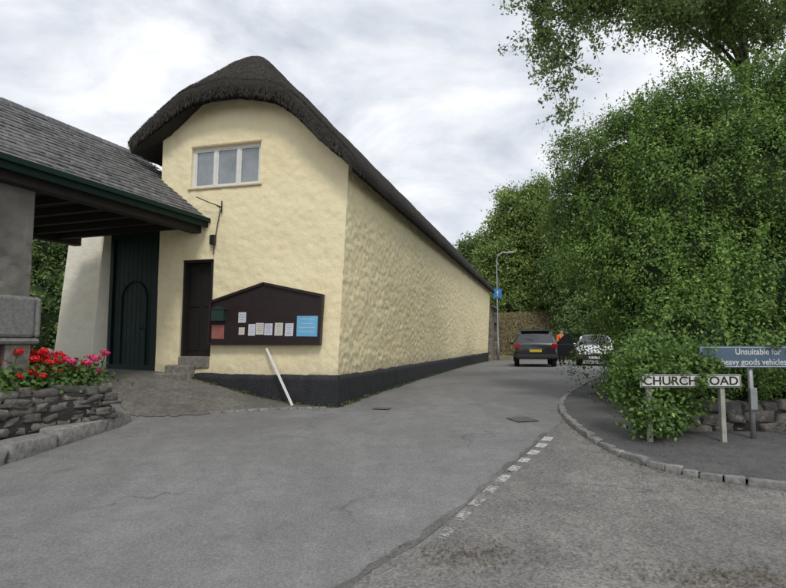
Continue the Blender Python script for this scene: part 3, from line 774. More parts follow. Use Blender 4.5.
def tree(name,base,ells,n,size,per,cr,lab,mat,corek=None,trunk_r=.25,aspect=.6,align=.5,shell=.2,lump=.4,droop=.25,zmin=1.5,cull=True):
    t=thing(name,base,lab,"tree")
    b=MB(); top=Vector(ells[0][:3]); bs=Vector(base)
    mid=bs.lerp(top,.5)+Vector((.2,.1,0)); b.tube([bs-Vector((0,0,.2)),mid,top],[trunk_r,trunk_r*.65,trunk_r*.2],10)
    for e in ells[1:]:
        s=bs.lerp(top,random.uniform(.35,.6)); c=Vector(e[:3]); b.tube([s,s.lerp(c,.5)+Vector((0,0,.3)),c],[trunk_r*.4,trunk_r*.25,.03],7)
    b.obj("trunk",M_bark,t,smooth=True)
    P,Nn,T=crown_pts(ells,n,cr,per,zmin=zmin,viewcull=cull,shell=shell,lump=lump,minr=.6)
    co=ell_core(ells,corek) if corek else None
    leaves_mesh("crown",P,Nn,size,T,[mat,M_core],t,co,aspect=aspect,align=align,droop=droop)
    return t
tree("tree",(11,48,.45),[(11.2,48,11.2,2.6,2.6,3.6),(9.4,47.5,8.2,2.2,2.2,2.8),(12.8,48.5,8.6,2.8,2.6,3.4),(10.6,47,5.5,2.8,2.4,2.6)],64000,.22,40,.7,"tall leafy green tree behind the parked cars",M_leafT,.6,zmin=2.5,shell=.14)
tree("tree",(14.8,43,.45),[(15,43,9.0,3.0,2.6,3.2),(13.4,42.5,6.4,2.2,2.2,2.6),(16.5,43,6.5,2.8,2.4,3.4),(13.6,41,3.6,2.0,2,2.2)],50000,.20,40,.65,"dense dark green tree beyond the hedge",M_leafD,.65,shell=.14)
tree("tree",(8.2,58,.45),[(8.4,58,9.6,2.2,2.2,2.6),(6.6,58,8.2,2,2,2.2),(10,58,8.5,2.2,2,2.4)],22000,.27,40,.7,"distant round dark tree above the thatched roof end",M_leafD,.65)
tree("tree",(-11,22,1),[(-10.6,22,6.7,1.7,1.7,1.8),(-12,22.5,6,1.8,1.7,1.6)],12000,.16,40,.5,"green tree behind the slate roofed gateway",M_leafD,.7)
tree("tree",(-19,25,1),[(-18.2,25,9.5,2.6,2.6,2.3),(-21,25,8.6,2.6,2.4,2.6)],14000,.18,40,.55,"bushy tree rising behind the slate roof",M_leafD,.7)
bt=thing("shrub",(-9.4,15.2,1.0),"dark green shrub seen through the gateway","shrub")
be=[(-9.6,15.2,2.0,1.3,1.0,1.5),(-10.8,15.6,2.6,1.4,1.1,2.0),(-9.2,16.6,3.0,1.2,1.0,1.9),(-11.8,16,4,2,1.4,2),(-10,16.6,4.4,1.4,1,1.3)]
P,Nn,T=crown_pts(be,26000,.28,50,zmin=1.0); leaves_mesh("foliage",P,Nn,.10,T,[M_leafD,M_core],bt,ell_core(be,.75))

bi=thing("birch_tree",(10.2,15.5,.6),"tall birch with sparse drooping leafy boughs over the hedge","tree")
b=MB(); b.tube([(10.2,15.5,.4),(10.0,15.3,5),(9.6,15,9),(9.3,14.8,13),(9.2,14.8,16)],[.20,.16,.12,.08,.03],10)
def bough(p0,p1,sag,n=9):
    p0=Vector(p0);p1=Vector(p1); out=[]
    for i in range(n+1):
        t=i/n; q=p0.lerp(p1,t); q.z+=sag*math.sin(t*math.pi*.9)*1.0-.5*t*t; q+=Vector((noise.noise(Vector((t*4,p1.x,0))),noise.noise(Vector((t*4,p1.z,5))),0))*.25; out.append(q)
    return out
tg=[((9.6,15,8.5),(3.1,12.8,10.3),1.1),((9.5,15,9.5),(4.2,13.2,10.6),1.2),((9.7,15,8.2),(5.9,12.6,9.4),.9),((9.4,15,9.8),(6.2,13,10.2),.9),((9.6,15,8.8),(7.2,12.2,9.8),.7),
    ((9.5,15,9),(8.4,12.5,10),.6),((9.5,15,8.5),(9.6,12,9.5),.6),((9.3,15,11),(6.8,13.4,12),.8),((9.6,15,8.9),(3.7,13.2,9.7),1.1),((9.5,15,9),(5.1,13.0,9.9),1.2),((9.4,15,9.6),(3.6,13.4,9.0),1.7),((9.4,15,10),(4.4,12.9,11),1.0)]
LP=[];LNn=[];LT=[]
for p0,p1,sg_ in tg:
    bo=bough(p0,p1,sg_); b.tube(bo,[.045*(1-i/len(bo))+.008 for i in range(len(bo))],6)
    for i in range(3,len(bo)):
        for k in range(8 if i<len(bo)-1 else 13):
            side=Vector((random.uniform(-.9,.9),random.uniform(-.7,.7),random.uniform(-.15,.55)))
            Lg=random.uniform(.15,.8) if random.random()<.85 else random.uniform(.8,1.3)
            s=bo[i]
            tw=[s,s+side*.55,s+side*.85+Vector((0,0,-Lg*.35)),s+side+Vector((0,0,-Lg))]
            b.tube(tw,[.008,.006,.004,.003],4,cap=False)
            ct=random.uniform(.1,1)
            for m in range(66):
                t=random.random()**.7*2.99; a=int(t); q=tw[a].lerp(tw[a+1],t-a)
                LP.append(tuple(q+Vector((random.gauss(0,.11),random.gauss(0,.11),random.gauss(0,.07))))); LNn.append((random.gauss(0,.4),random.gauss(0,.4)-.3,.6)); LT.append(min(1,max(0,ct+random.gauss(0,.15))))
for (x,y,z,l) in [(3.5,12.9,9.6,2.4),(3.9,13,9.0,2.4),(3.3,12.9,10,1.3),(4.3,13.2,9.7,1.9),(4.7,13,9.2,1.0),(3.7,13.3,9.8,2.4),(3.75,13,8.2,1.5),(4.1,13.2,8.6,1.6)]:
    tw=[Vector((x+ .3,y,z+.5)),Vector((x,y,z)),Vector((x+.05,y,z-l*.5)),Vector((x+.18,y,z-l))]
    b.tube(tw,[.012,.008,.006,.003],4,cap=False); ct=random.uniform(.3,.8)
    for j in range(int(l*5)):
        t=random.random()*2.99; a=int(t); q0=tw[a].lerp(tw[a+1],t-a); q1=q0+Vector((random.gauss(0,.3),random.gauss(0,.3),-random.uniform(.1,.35)))
        b.tube([q0,q1],[.005,.003],4,cap=False)
        for m in range(34):
            q=q0.lerp(q1,random.random()); LP.append(tuple(q+Vector((random.gauss(0,.08),random.gauss(0,.08),random.gauss(0,.07))))); LNn.append((random.gauss(0,.4),-.3,.6)); LT.append(min(1,max(0,ct+random.gauss(0,.18))))
b.obj("trunk",M_bark,bi,smooth=True)
LNn=np.array(LNn); LNn/=np.linalg.norm(LNn,axis=1)[:,None]
leaves_mesh("crown",np.array(LP),LNn,.090,np.array(LT),[M_leafB],bi,aspect=.62,droop=.6,align=.4)

V=[];F=[]; bx=np.arange(3,40,.8); by=np.arange(37.5,60,.8)
for y in by:
    for x in bx:
        k=sm((y-39.5-.10*(x-6))/4.0); z=.4+k*(3.2+.5*noise.noise(Vector((x*.3,y*.3,0))))+.15*noise.noise(Vector((x,y,2)))
        if k<=0: z=.35
        V.append((x,y,z))
n=len(bx)
for j in range(len(by)-1):
    for i in range(n-1): F.append((j*n+i,j*n+i+1,(j+1)*n+i+1,(j+1)*n+i))
mk("bank",V,F,simple("bank_earth",(.26,.21,.12),(.12,.12,.05),1.2,1,0,1,.1),smooth=True,kind="structure")
P=[];Nn=[]
for k in range(26000):
    x=random.uniform(4.5,16); y=random.uniform(39.5,45); kk=sm((y-39.5-.10*(x-6))/4.0)
    if kk<.08: continue
    P.append((x,y,.4+kk*(3.2+.5*noise.noise(Vector((x*.3,y*.3,0))))+random.uniform(0,.25))); Nn.append((0,-1,.3))
P=np.array(P);Nn=np.array(Nn); leaves_mesh("bank_grass",P,Nn,.30,rng.uniform(0,1,len(P)),[M_leafG],None,aspect=.16,droop=-.9,kind="stuff")
fh=thing("hedge",(14,37,.4),"dark hedge closing the lane behind the white car","hedge")
fe=[(12.6,39.5,1.8,1.6,1.2,1.9),(15.2,38.5,2.2,2.0,1.3,2.2),(18.5,38,2.4,2.2,1.4,2.4),(14.2,35.5,1.4,1.2,1.6,1.2)]
P,Nn,T=crown_pts(fe,26000,.35,50,zmin=.5); leaves_mesh("foliage",P,Nn,.13,T,[M_leafD,M_core],fh,ell_core(fe,.75))
fh=thing("hedge",(8,44,2.5),"ragged hedge along the top of the dry bank","hedge")
fe=[(7.4,45,4.4,1.4,1,1.1),(9.6,45.2,4.6,1.6,1,1.2),(5.6,44.5,4.2,1.2,1,1.1),(11.8,45,4.2,1.3,1,.9)]
P,Nn,T=crown_pts(fe,16000,.35,50,zmin=3.0); leaves_mesh("foliage",P,Nn,.15,T,[M_leafT,M_core],fh,ell_core(fe,.7))
ob=thing("outbuilding",B3(.6,30,.5),"low rubble stone outbuilding with dark doorway beyond the house","outbuilding")
b=MB(); b.box(B3,(-.2,3),(26.9,29.2),(.3,3.9)); b.box(B3,(-.2,3),(29.2,31.2),(3.0,3.6)); b.box(B3,(-.2,3),(31.2,35),(.3,3.0))
def rubmat():
    m,n,bb,o=nt("rubble_masonry"); v=coord(n,(1,1,1.6)); vv=vor(n,v,3.2); ve=vor(n,v,3.2,'DISTANCE_TO_EDGE').outputs['Distance']
    col=ramp(n,vv.outputs['Color'],[(0,(.12,.10,.085)),(.5,(.23,.20,.16)),(1,(.32,.28,.23))])
    col=mix(n,ramp(n,ve,[(0,1),(.06,0)]),col,(.08,.07,.06)); n.links.new(col,bb.inputs['Base Color']); bb.inputs['Roughness'].default_value=.95
    bump(n,bb,ve,.8,.06); return m
M_rub=rubmat(); b.obj("wall",M_rub,ob)
b=MB(); b.box(B3,(.1,.2),(29.2,31.2),(.3,3.0)); b.obj("door",M_timber,ob)
b=MB(); b.prism(lambda a,z,t:B3(a,t,z),[(-.45,3.85),(3.2,5.0),(3.2,5.1),(-.45,3.95)],(26.92,31.3)); b.obj("roof",M_slate,ob)
sw=MB(); sw.box(B3,(-.35,.05),(35.01,42),(.3,2.3)); o=sw.obj("boundary_wall",M_rub); tag(o,"rubble stone boundary wall along the lane","stone wall")

# ------------------------------------------------------------------ flowers
def petal_mat(n_,c,c2): return leaf_mat(n_,c,c2,.15,.6)
M_pr=petal_mat("petal_red",(.62,.012,.015),(.90,.04,.035)); M_pp=petal_mat("petal_pink",(.62,.03,.14),(.85,.12,.30)); M_pw=petal_mat("petal_white",(.6,.5,.5),(.8,.7,.7))
M_gl=leaf_mat("geranium_leaf",(.04,.09,.02),(.14,.24,.06))
flw=[(-5.05,7.35,.95,M_pr,"red"),(-4.95,7.75,.95,M_pr,"red"),(-5.35,7.1,.95,M_pr,"red"),(-4.68,8.15,.93,M_pr,"red"),(-4.50,8.42,.93,M_pp,"pink"),(-5.15,8.0,.95,M_pr,"red"),(-5.5,7.7,.95,M_pp,"pink"),(-5.45,6.8,.95,M_pr,"red"),(-5.0,8.5,.95,M_pw,"pale"),(-5.3,7.6,.95,M_pr,"red"),(-4.78,8.5,.93,M_pp,"pink"),(-5.2,7.45,.95,M_pr,"red")]
for i,(x,y,z,m,cn) in enumerate(flw):
    t=thing("geranium",(x,y,z),f"{cn} flowering geranium in the stone edged raised bed","flower","geraniums in the raised flower bed")
    n=560; off=rng.normal(size=(n,3))*[.17,.17,.10]; P=np.array([x,y,z+.15])+off; P[:,2]=np.maximum(P[:,2],z+.02)
    Nn=off*2+np.array([0,-.2,.6]); Nn/=np.linalg.norm(Nn,axis=1)[:,None]
    leaves_mesh("leaves",P,Nn,.065,rng.uniform(0,1,n),[M_gl],t,aspect=.95,droop=.1)
    Pp=[];Np=[]; stems=MB()
    for k in range(random.randint(7,11) if cn!="pale" else 4):
        c=np.array([x+random.gauss(0,.17),y+random.gauss(0,.17),z+random.uniform(.18,.55)])
        stems.tube([(c[0]*.6+x*.4,c[1]*.6+y*.4,z+.05),tuple(c)],.005,4)
        nb2=64; d=rng.normal(size=(nb2,3)); d/=np.linalg.norm(d,axis=1)[:,None]; rr_=random.uniform(.045,.07); Pp.append(c+d*rr_*np.array([1.15,1.15,.7])*rng.uniform(.6,1.1,(nb2,1))); Np.append(d)
    Pp=np.vstack(Pp);Np=np.vstack(Np)
    leaves_mesh("blooms",Pp,Np,.036,rng.uniform(0,1,len(Pp)),[m],t,aspect=.9,droop=0,align=.7)
    stems.obj("stems",M_gl,t)

P=[]
for k in range(2300):
    r=random.random()
    if r<.25: x=2.9+random.gauss(0,.35)+max(0,random.gauss(0,1.2)); y=6.9+random.gauss(0,.9)
    elif r<.42: x=random.uniform(3.0,6.5); y=random.uniform(5.5,7.9)
    elif r<.62: x=2.15+random.gauss(0,.35); y=3.85+random.gauss(0,.11)
    elif r<.74: x=.55+random.gauss(0,.25); y=4.2+random.gauss(0,.12)
    elif r<.92:
        q=KPTS[random.randint(150,560)]; x=q.x+random.gauss(-.06,.07); y=q.y+random.gauss(-.06,.06)
    else: x=random.uniform(-4,4); y=random.uniform(3,12)
    P.append((x,y))
def on_pave(x,y):
    if y>19 or x<2.5: return False
    ky=np.interp(x,[2.6,3,3.87,4.9,6.5,14],[7.2,6.25,5.64,5.4,5.3,5.3]); kx=np.interp(y,[7.2,9.3,11.5,15],[2.66,2.78,3.4,5.0])
    return y>ky and x>kx
P=np.array([(x,y,h(x,y)+(.08 if on_pave(x,y) else .020)) for x,y in P]); Nn=np.tile(np.array([0,0,1.]),(len(P),1))
leaves_mesh("fallen_leaves",P,Nn,.025,rng.uniform(0,1,len(P)),[leaf_mat("litter",(.05,.035,.02),(.19,.125,.065),.0,.8)],None,aspect=.5,droop=0,align=.9,kind="stuff")

# ------------------------------------------------------------------ signs
def text(body,loc,size,mat,name,parent,sx=1,align='CENTER',offs=.0022):
    cu=bpy.data.curves.new("t",'FONT'); cu.body=body; cu.size=size; cu.align_x=align; cu.align_y='CENTER'; cu.extrude=.0015; cu.offset=offs
    to=bpy.data.objects.new("t",cu); link(to); bpy.context.view_layer.update()
    me=bpy.data.meshes.new_from_object(to.evaluated_get(bpy.context.evaluated_depsgraph_get())); bpy.data.objects.remove(to)
    R=Matrix.Rotation(math.pi/2,4,'X'); me.transform(Matrix.Translation(loc)@R@Matrix.Diagonal((sx,1,1,1)))
    me.materials.clear(); me.materials.append(mat)
    o=bpy.data.objects.new(name,me); link(o); put(o,parent); return o
gz=h(3.8,7.35)+.065
s1=thing("street_name_sign",(3.78,7.35,gz),"white street nameplate reading CHURCH ROAD on two posts","street sign")
b=MB(); b.box(ID,(3.14,4.42),(7.33,7.35),(1.04,1.20)); b.obj("plate",M_signwhite,s1,bevel=.004)
M_pp2=simple("pale_posts",(.42,.41,.37),(.26,.25,.22),10,.7)
for x in(3.26,4.19):
    b=MB(); b.box(ID,(x-.028,x+.028),(7.352,7.41),(gz-.1,1.20)); b.obj("post",M_pp2,s1)
text("CHURCH ROAD",(3.78,7.3285,1.118),.148,M_blacklet,"lettering",s1,1.12)
b=MB(); e=.008
for bx_ in ((3.15,4.41,1.047,1.047+e),(3.15,4.41,1.193-e,1.193)): b.box(ID,(bx_[0],bx_[1]),(7.3275,7.3299),(bx_[2],bx_[3]))
for x in(3.15,4.41-e): b.box(ID,(x,x+e),(7.3275,7.3299),(1.047+e,1.193-e))
b.obj("border",M_blacklet,s1)
s2=thing("road_sign",(4.66,7.6,gz),"blue sign reading Unsuitable for heavy goods vehicles on steel post","road sign")
b=MB(); b.box(ID,(4.00,5.46),(7.50,7.512),(1.28,1.56)); b.obj("plate",M_signblue,s2,bevel=.004)
text("Unsuitable for",(4.76,7.498,1.485),.112,M_signwhite,"lettering",s2,.93,offs=.001); text("heavy goods vehicles",(4.70,7.498,1.352),.112,M_signwhite,"lettering",s2,.90,offs=.001)
b=MB(); e=.006
b.box(ID,(4.015,5.445),(7.4975,7.4995),(1.292,1.292+e)); b.box(ID,(4.015,5.445),(7.4975,7.4995),(1.548-e,1.548))
for x in (4.015,5.445-e): b.box(ID,(x,x+e),(7.4975,7.4995),(1.292+e,1.548-e))
b.obj("border",M_signwhite,s2)
for x in (4.68,5.3):
    b=MB(); b.tube([(x,7.56,gz-.1),(x,7.56,1.56)],.033,12); b.obj("post",M_steel,s2,smooth=True)
    for z in (1.33,1.5):
        b=MB(); b.box(ID,(x-.05,x+.05),(7.514,7.61),(z-.012,z+.012)); b.obj("clip",M_steel,s2)
b=MB(); b.box(ID,(4.63,4.72),(7.49,7.52),(.74,1.02)); b.obj("small_plate",M_steel,s2,bevel=.005)
iv=thing("ivy",(4.1,7.45,.5),"ivy trailing over the street nameplate from the hedge","climbing plant")
P=[]
for (cx,cy,cz,r,n) in [(3.93,7.32,1.16,.055,90),(3.9,7.31,1.08,.05,50),(3.27,7.40,.70,.22,1000),(3.22,7.6,1.35,.20,700),(3.55,7.65,.75,.28,1300),(3.85,7.75,.90,.26,1200),(3.2,7.7,1.0,.22,1000),(3.5,7.75,1.45,.3,1100),(4.0,7.72,1.4,.22,800),(4.05,7.40,1.27,.08,90),(4.08,7.46,1.36,.10,170),(4.20,7.46,1.33,.06,70),(4.4,7.9,1.2,.22,800),(5.3,8.05,1.2,.28,800),(3.7,7.42,1.25,.10,150),(6.2,8.05,1.15,.3,800),(3.4,7.7,.6,.2,600),(3.75,7.8,.62,.16,450),(3.13,7.34,1.2,.06,60),(5.0,7.55,1.62,.12,160)]:
    o_=rng.normal(size=(n,3))*r*.6; P.append(np.array([cx,cy,cz])+o_)
P=np.vstack(P); P=P[P[:,2]>gz+.03]; Nn=np.tile(np.array([0,-.8,.5]),(len(P),1)); leaves_mesh("leaves",P,Nn,.060,np.clip(rng.normal(.38,.27,len(P)),0,1),[M_leafH],iv,aspect=.6)

lx,ly=6.95,38.; lz=h(lx,ly)
sl=thing("street_lamp",(lx,ly,lz),"slim grey steel street lamp with curved arm","street lamp")
b=MB(); b.tube([(lx,ly,lz),(lx,ly,lz+1.2),(lx,ly,lz+1.25),(lx,ly,7.2),(lx+.12,ly,7.5),(lx+.5,ly,7.7)],[.09,.09,.055,.05,.05,.045],8); b.obj("pole",M_steel,sl,smooth=True)
b=MB(); b.prism(lambda a,z,c:(lx+a,ly+c,z),[(.45,7.66),(1.05,7.72),(1.15,7.68),(1.1,7.60),(.5,7.58)],(-.12,.12)); b.obj("lamp_head",M_steel,sl,bevel=.02)
b=MB(); b.box(ID,(lx-.28,lx+.28),(ly-.10,ly-.08),(4.6,5.2)); b.obj("sign_plate",simple("small_blue_sign",(.03,.18,.48),(.04,.22,.55),5,.4,0,0),sl,bevel=.02)["label"]="small blue sign plate"
b=MB(); b.prism(lambda a,z,c:(lx+a,ly+c,z),[(-.03,4.7),(.03,4.7),(.03,4.95),(.1,4.95),(0,5.1),(-.1,4.95),(-.03,4.95)],(-.112,-.102)); b.obj("arrow",M_signwhite,sl)

# ------------------------------------------------------------------ cars
def paintm(name,c,rough=.25):
    m,n,b,o=nt(name); v=coord(n)
    n.links.new(mix(n,ramp(n,noi(n,v,3,4),[(.4,0),(.7,.3)]),c,tuple(x*.8+.02 for x in c)),b.inputs['Base Color'])
    b.inputs['Roughness'].default_value=rough; b.inputs['Coat Weight'].default_value=.6; b.inputs['Metallic'].default_value=.2; return m
M_cg=simple("car_glass",(.015,.018,.02),(.02,.022,.025),2,.05,0,0,0,1.0); M_rub2=simple("tyre_rubber",(.02,.02,.02),(.03,.03,.03),20,.9)
M_rim=simple("alloy_rim",(.35,.35,.36),(.25,.25,.26),10,.35,.8,0); M_trim=simple("black_trim",(.02,.02,.021),(.03,.03,.03),10,.6,0,0)
M_tail=simple("red_lamp",(.40,.008,.008),(.28,.005,.005),10,.2,0,0); M_head=simple("clear_lamp",(.7,.72,.75),(.4,.42,.45),10,.1,0,0)
M_py=simple("yellow_plate",(.70,.55,.05),(.65,.5,.05),5,.5,0,0); M_pw2=simple("white_plate",(.7,.7,.7),(.65,.65,.65),5,.5,0,0)
SUV=[(-2.28,.50,.74,.86,.74,.92,.70,.94),(-2.25,.40,.84,.98,.86,1.02,.80,1.04),(-2.16,.36,.91,1.04,.90,1.10,.80,1.14),(-1.86,.34,.925,1.06,.92,1.52,.68,1.63),(-1.5,.33,.93,1.06,.925,1.57,.68,1.69),(-.4,.32,.93,1.03,.925,1.59,.69,1.71),(.45,.32,.93,1.0,.92,1.53,.67,1.65),(1.2,.33,.925,.98,.91,1.03,.82,1.09),(1.9,.34,.91,.90,.88,.95,.78,.99),(2.2,.38,.84,.72,.80,.78,.70,.82),(2.28,.45,.72,.62,.70,.66,.62,.69)]
HAT=[(-1.98,.45,.70,.80,.70,.86,.66,.90),(-1.93,.36,.82,.92,.80,.98,.74,1.02),(-1.7,.32,.86,.96,.85,1.32,.62,1.40),(-1.2,.31,.865,.96,.86,1.38,.63,1.47),(-.3,.30,.865,.94,.86,1.40,.63,1.49),(.35,.30,.865,.92,.85,1.34,.61,1.43),(1.1,.31,.86,.90,.84,.94,.74,.99),(1.6,.33,.84,.80,.80,.86,.70,.90),(1.88,.36,.78,.66,.74,.70,.64,.74),(1.96,.42,.68,.56,.66,.60,.56,.63)]
def car(name,loc,rot,st,paint,label,opendoor=False):
    c=thing(name,loc,label,"car",rotz=rot)
    rows=[]
    for (y,zl,w,zb,wb,zw,ww,zt) in st:
        rows.append([(0,y,zl),(w*.85,y,zl),(w,y,zl+.12),(w*1.0,y,(zl+zb)/2),(wb,y,zb),((wb*.25+ww*.75),y,zb*.25+zw*.75),(ww,y,zw),(ww*.8,y,zt-.015),(0,y,zt)])
    nj=9
    big=[i for i,s in enumerate(st) if s[7]>st[0][7]+.35]; c0,c1=big[0],big[-1]
    parts={"body":[[],[]],"side_window":[[],[]],"rear_window":[[],[]],"windscreen":[[],[]]}
    def quad(part,q):
        V,F=parts[part]; n=len(V); V+=q; F.append((n,n+1,n+2,n+3))
    for i in range(len(st)-1):
        for j in range(nj-1):
            for sgn in (1,-1):
                q=[rows[i][j],rows[i+1][j],rows[i+1][j+1],rows[i][j+1]]
                q=[(sgn*p[0],p[1],p[2]) for p in q]
                if sgn==-1: q=q[::-1]
                part="body"
                if c0<=i<c1 and j in (4,5): part="side_window"
                if i==c0-1 and j in (6,7): part="rear_window"
                if i==c1 and j in (6,7): part="windscreen"
                quad(part,q)
    for r,sg in ((rows[0],1),(rows[-1],-1)):
        loop=[p for p in r]+[(-p[0],p[1],p[2]) for p in r[::-1][1:-1]]
        if sg<0: loop=loop[::-1]
        V,F=parts["body"]; n=len(V); V+=loop; F.append(tuple(range(n,n+len(loop))))
    for k,(V,F) in parts.items():
        if not F: continue
        d={};VV=[];mp=[]
        for p in V:
            key=tuple(round(x,4) for x in p)
            if key not in d: d[key]=len(VV); VV.append(p)
            mp.append(d[key])
        FF=[]
        for f in F:
            g=[]
            for i in f:
                if mp[i] not in g: g.append(mp[i])
            if len(g)>2: FF.append(tuple(g))
        if k=="side_window":
            for sg in (1,-1):
                F2_=[f for f in FF if sum(VV[i][0] for i in f)*sg>0]
                mk(k,VV,F2_,M_cg,c,local=True,smooth=True)
            continue
        o=mk(k,VV,FF,paint if k=="body" else M_cg,c,local=True,smooth=True)
        if k=="body":
            o.modifiers.new("e",'EDGE_SPLIT').split_angle=math.radians(38)
    W=st[len(st)//2][2]; yr=st[0][0]; yf=st[-1][0]
    for i in range(c0,c1+1):
        p,q=rows[i][4],rows[i][6]
        for sgn in(1,-1):
            b=MB(); b.tube([(sgn*p[0],p[1],p[2]),(sgn*(rows[i][5][0]+.004),rows[i][5][1],rows[i][5][2]),(sgn*q[0],q[1],q[2])],.035,6)
            b.obj("pillar",paint,c,local=True,smooth=True)
    R=.34 if st is SUV else .30
    for (x,y) in ((W-.12,yr+.85),(-W+.12,yr+.85),(W-.12,yf-.85),(-W+.12,yf-.85)):
        we=bpy.data.objects.new("wheel",None); link(we); we.parent=c; we.location=(x,y,R)
        b=MB(); prof=[(-.11,R-.05),(-.10,R-.015),(-.06,R),(.06,R),(.10,R-.015),(.11,R-.05),(.10,R*.62),(-.10,R*.62)]
        n=len(prof); K=24
        for k in range(K):
            th=2*math.pi*k/K
            for (px,pr) in prof: b.v.append((px,pr*math.cos(th),pr*math.sin(th)))
        for k in range(K):
            k2=(k+1)%K
            for j in range(n): j2=(j+1)%n; b.f.append((k*n+j,k2*n+j,k2*n+j2,k*n+j2)); b.m.append(0)
        b.obj("tyre",M_rub2,we,local=True,smooth=True)
        b=MB(); sx=1 if x>0 else -1
        for k in range(5):
            th=2*math.pi*k/5; b.tube([(sx*.085,0,0),(sx*.075,R*.62*math.cos(th),R*.62*math.sin(th))],[.05,.035],6)
        b.tube([(sx*.05,0,0),(sx*.10,0,0)],.06,10); b.tube([(sx*.02,0,0),(sx*.03,0,0)],R*.6,20,1)
        b.obj("rim",[M_rim,M_trim],we,local=True)
    for sgn in(1,-1):
        for y in (yr+.85,yf-.85):
            b=MB()
            pts_=[(sgn*(W+.004),y+(R+.05)*math.cos(t),R+(R+.05)*math.sin(t)) for t in np.linspace(-.2,math.pi+.2,14)]
            b.tube(pts_,.03,6)
            b.v+= [(sgn*(W+.001),y+(R+.04)*math.cos(t),R+(R+.04)*math.sin(t)) for t in np.linspace(-.1,math.pi+.1,14)]; n=len(b.v); b.f.append(tuple(range(n-14,n))); b.m.append(0)
            b.obj("wheel_arch",M_trim,c,local=True)
    for sgn in(1,-1):
        b=MB(); x0=sgn*(W-.26); x1=sgn*(W-.01)
        b.box(ID,(min(x0,x1),max(x0,x1)),(yr-.012,yr+.28),(st[1][3]-.16,st[1][3]+.05)); b.obj("tail_light",M_tail,c,local=True,bevel=.02)
        b=MB(); x0=sgn*(W-.40); x1=sgn*(W-.12)
        b.box(ID,(min(x0,x1),max(x0,x1)),(yf-.22,yf-.02),(st[-1][3]-.0,st[-1][3]+.14)); b.obj("headlight",M_head,c,local=True,bevel=.03)
        b=MB(); b.stone((sgn*(W+.10),st[c1][0]+.45,st[c1][3]+.06),(Vector((1,0,0)),Vector((0,1,0)),Vector((0,0,1))),(.11,.06,.075),.6,jit=0); b.obj("mirror",paint,c,local=True,smooth=True)
    b=MB(); b.box(ID,(-.26,.26),(yr-.035,yr-.005),(.66,.77)); b.obj("number_plate",M_py,c,local=True)
    b=MB(); b.box(ID,(-W+.1,W-.1),(yr-.03,yr+.2),(st[0][1]-.12,st[0][1]+.05)); b.obj("bumper",M_trim,c,local=True,bevel=.03)
    b=MB(); b.box(ID,(-W+.12,W-.12),(yf-.2,yf+.03),(st[-1][1]-.12,st[-1][1]+.02)); b.obj("bumper",M_trim,c,local=True,bevel=.02)
    b=MB(); b.box(ID,(-.42,.42),(yf-.05,yf+.015),(st[-1][1]+.04,st[-1][3]-.02)); b.obj("grille",M_trim,c,local=True,bevel=.02)
    b=MB(); b.box(ID,(-.26,.26),(yf+.031,yf+.045),(st[-1][1]-.08,st[-1][1]+.03)); b.obj("number_plate",M_pw2,c,local=True)
    if st is SUV:
        b=MB(); b.box(ID,(-.62,.62),(st[c0][0]-.16,st[c0][0]+.05),(1.58,1.63)); b.obj("spoiler",paint,c,local=True,bevel=.01)
        for sgn in(1,-1):
            b=MB(); b.tube([(sgn*.62,-1.5,1.70),(sgn*.63,-1.3,1.76),(sgn*.63,.1,1.76),(sgn*.61,.35,1.68)],.018,6); b.obj("roof_rail",M_trim,c,local=True)
        b=MB(); b.tube([(-.1,-2.15,1.16),(-.45,-2.09,1.25)],.01,5); b.obj("rear_wiper",M_trim,c,local=True)
        b=MB(); b.box(ID,(-.3,.3),(yr-.012,yr+.1),(.80,.83)); b.obj("tailgate_trim",M_rim,c,local=True)
    if opendoor:
        d=bpy.data.objects.new("door",None); link(d); d.parent=c; d.location=(W,.9,0); d.rotation_euler=(0,0,math.radians(66))
        b=MB(); b.prism(lambda a,z,cc:(cc,-a,z),[(0,.4),(1.02,.4),(1.08,.7),(1.08,1.02),(.0,1.0)],(-.04,.04)); b.obj("panel",paint,d,local=True,bevel=.02)
        b=MB(); b.prism(lambda a,z,cc:(cc,-a,z),[(.12,1.0),(1.04,1.02),(.95,1.5),(.62,1.5)],(-.012,.0)); b.obj("door_window",M_cg,d,local=True)
        d["label"]="open driver's door"
    return c
hd=math.radians(-12)
car("parked_car",(6.72,27.4,h(6.6,27.4)+.006),hd,SUV,paintm("dark_grey_paint",(.03,.032,.037)),"dark grey estate car parked with its driver's door open",opendoor=True)
car("parked_car",(9.95,28.3,h(9.7,28)+.006),math.radians(180-20),HAT,paintm("white_car_paint",(.75,.76,.77)),"white hatchback parked nose towards the road beside the hedge")

# ------------------------------------------------------------------ person
def skin(name,verts,edges,rad,mat,parent,root=0,sub=2):
    me=bpy.data.meshes.new(name); me.from_pydata(verts,edges,[]); o=bpy.data.objects.new(name,me); link(o)
    m=o.modifiers.new("s",'SKIN'); m.use_smooth_shade=True
    if me.skin_vertices:
        sv=me.skin_vertices[0].data
        for i,r in enumerate(rad): sv[i].radius=(r,r)
        sv[root].use_root=True
    s=o.modifiers.new("ss",'SUBSURF'); s.levels=sub; s.render_levels=sub
    bpy.context.view_layer.update()
    nm=bpy.data.meshes.new_from_object(o.evaluated_get(bpy.context.evaluated_depsgraph_get()))
    bpy.data.objects.remove(o); nm.materials.clear(); nm.materials.append(mat)
    n=bpy.data.objects.new(name,nm); link(n); n.parent=parent; return n
px_,py_=8.45,28.85
pe=thing("person",(px_,py_,h(px_,py_)+.006),"person in orange high-visibility jacket standing behind open car door","person",rotz=math.radians(200))
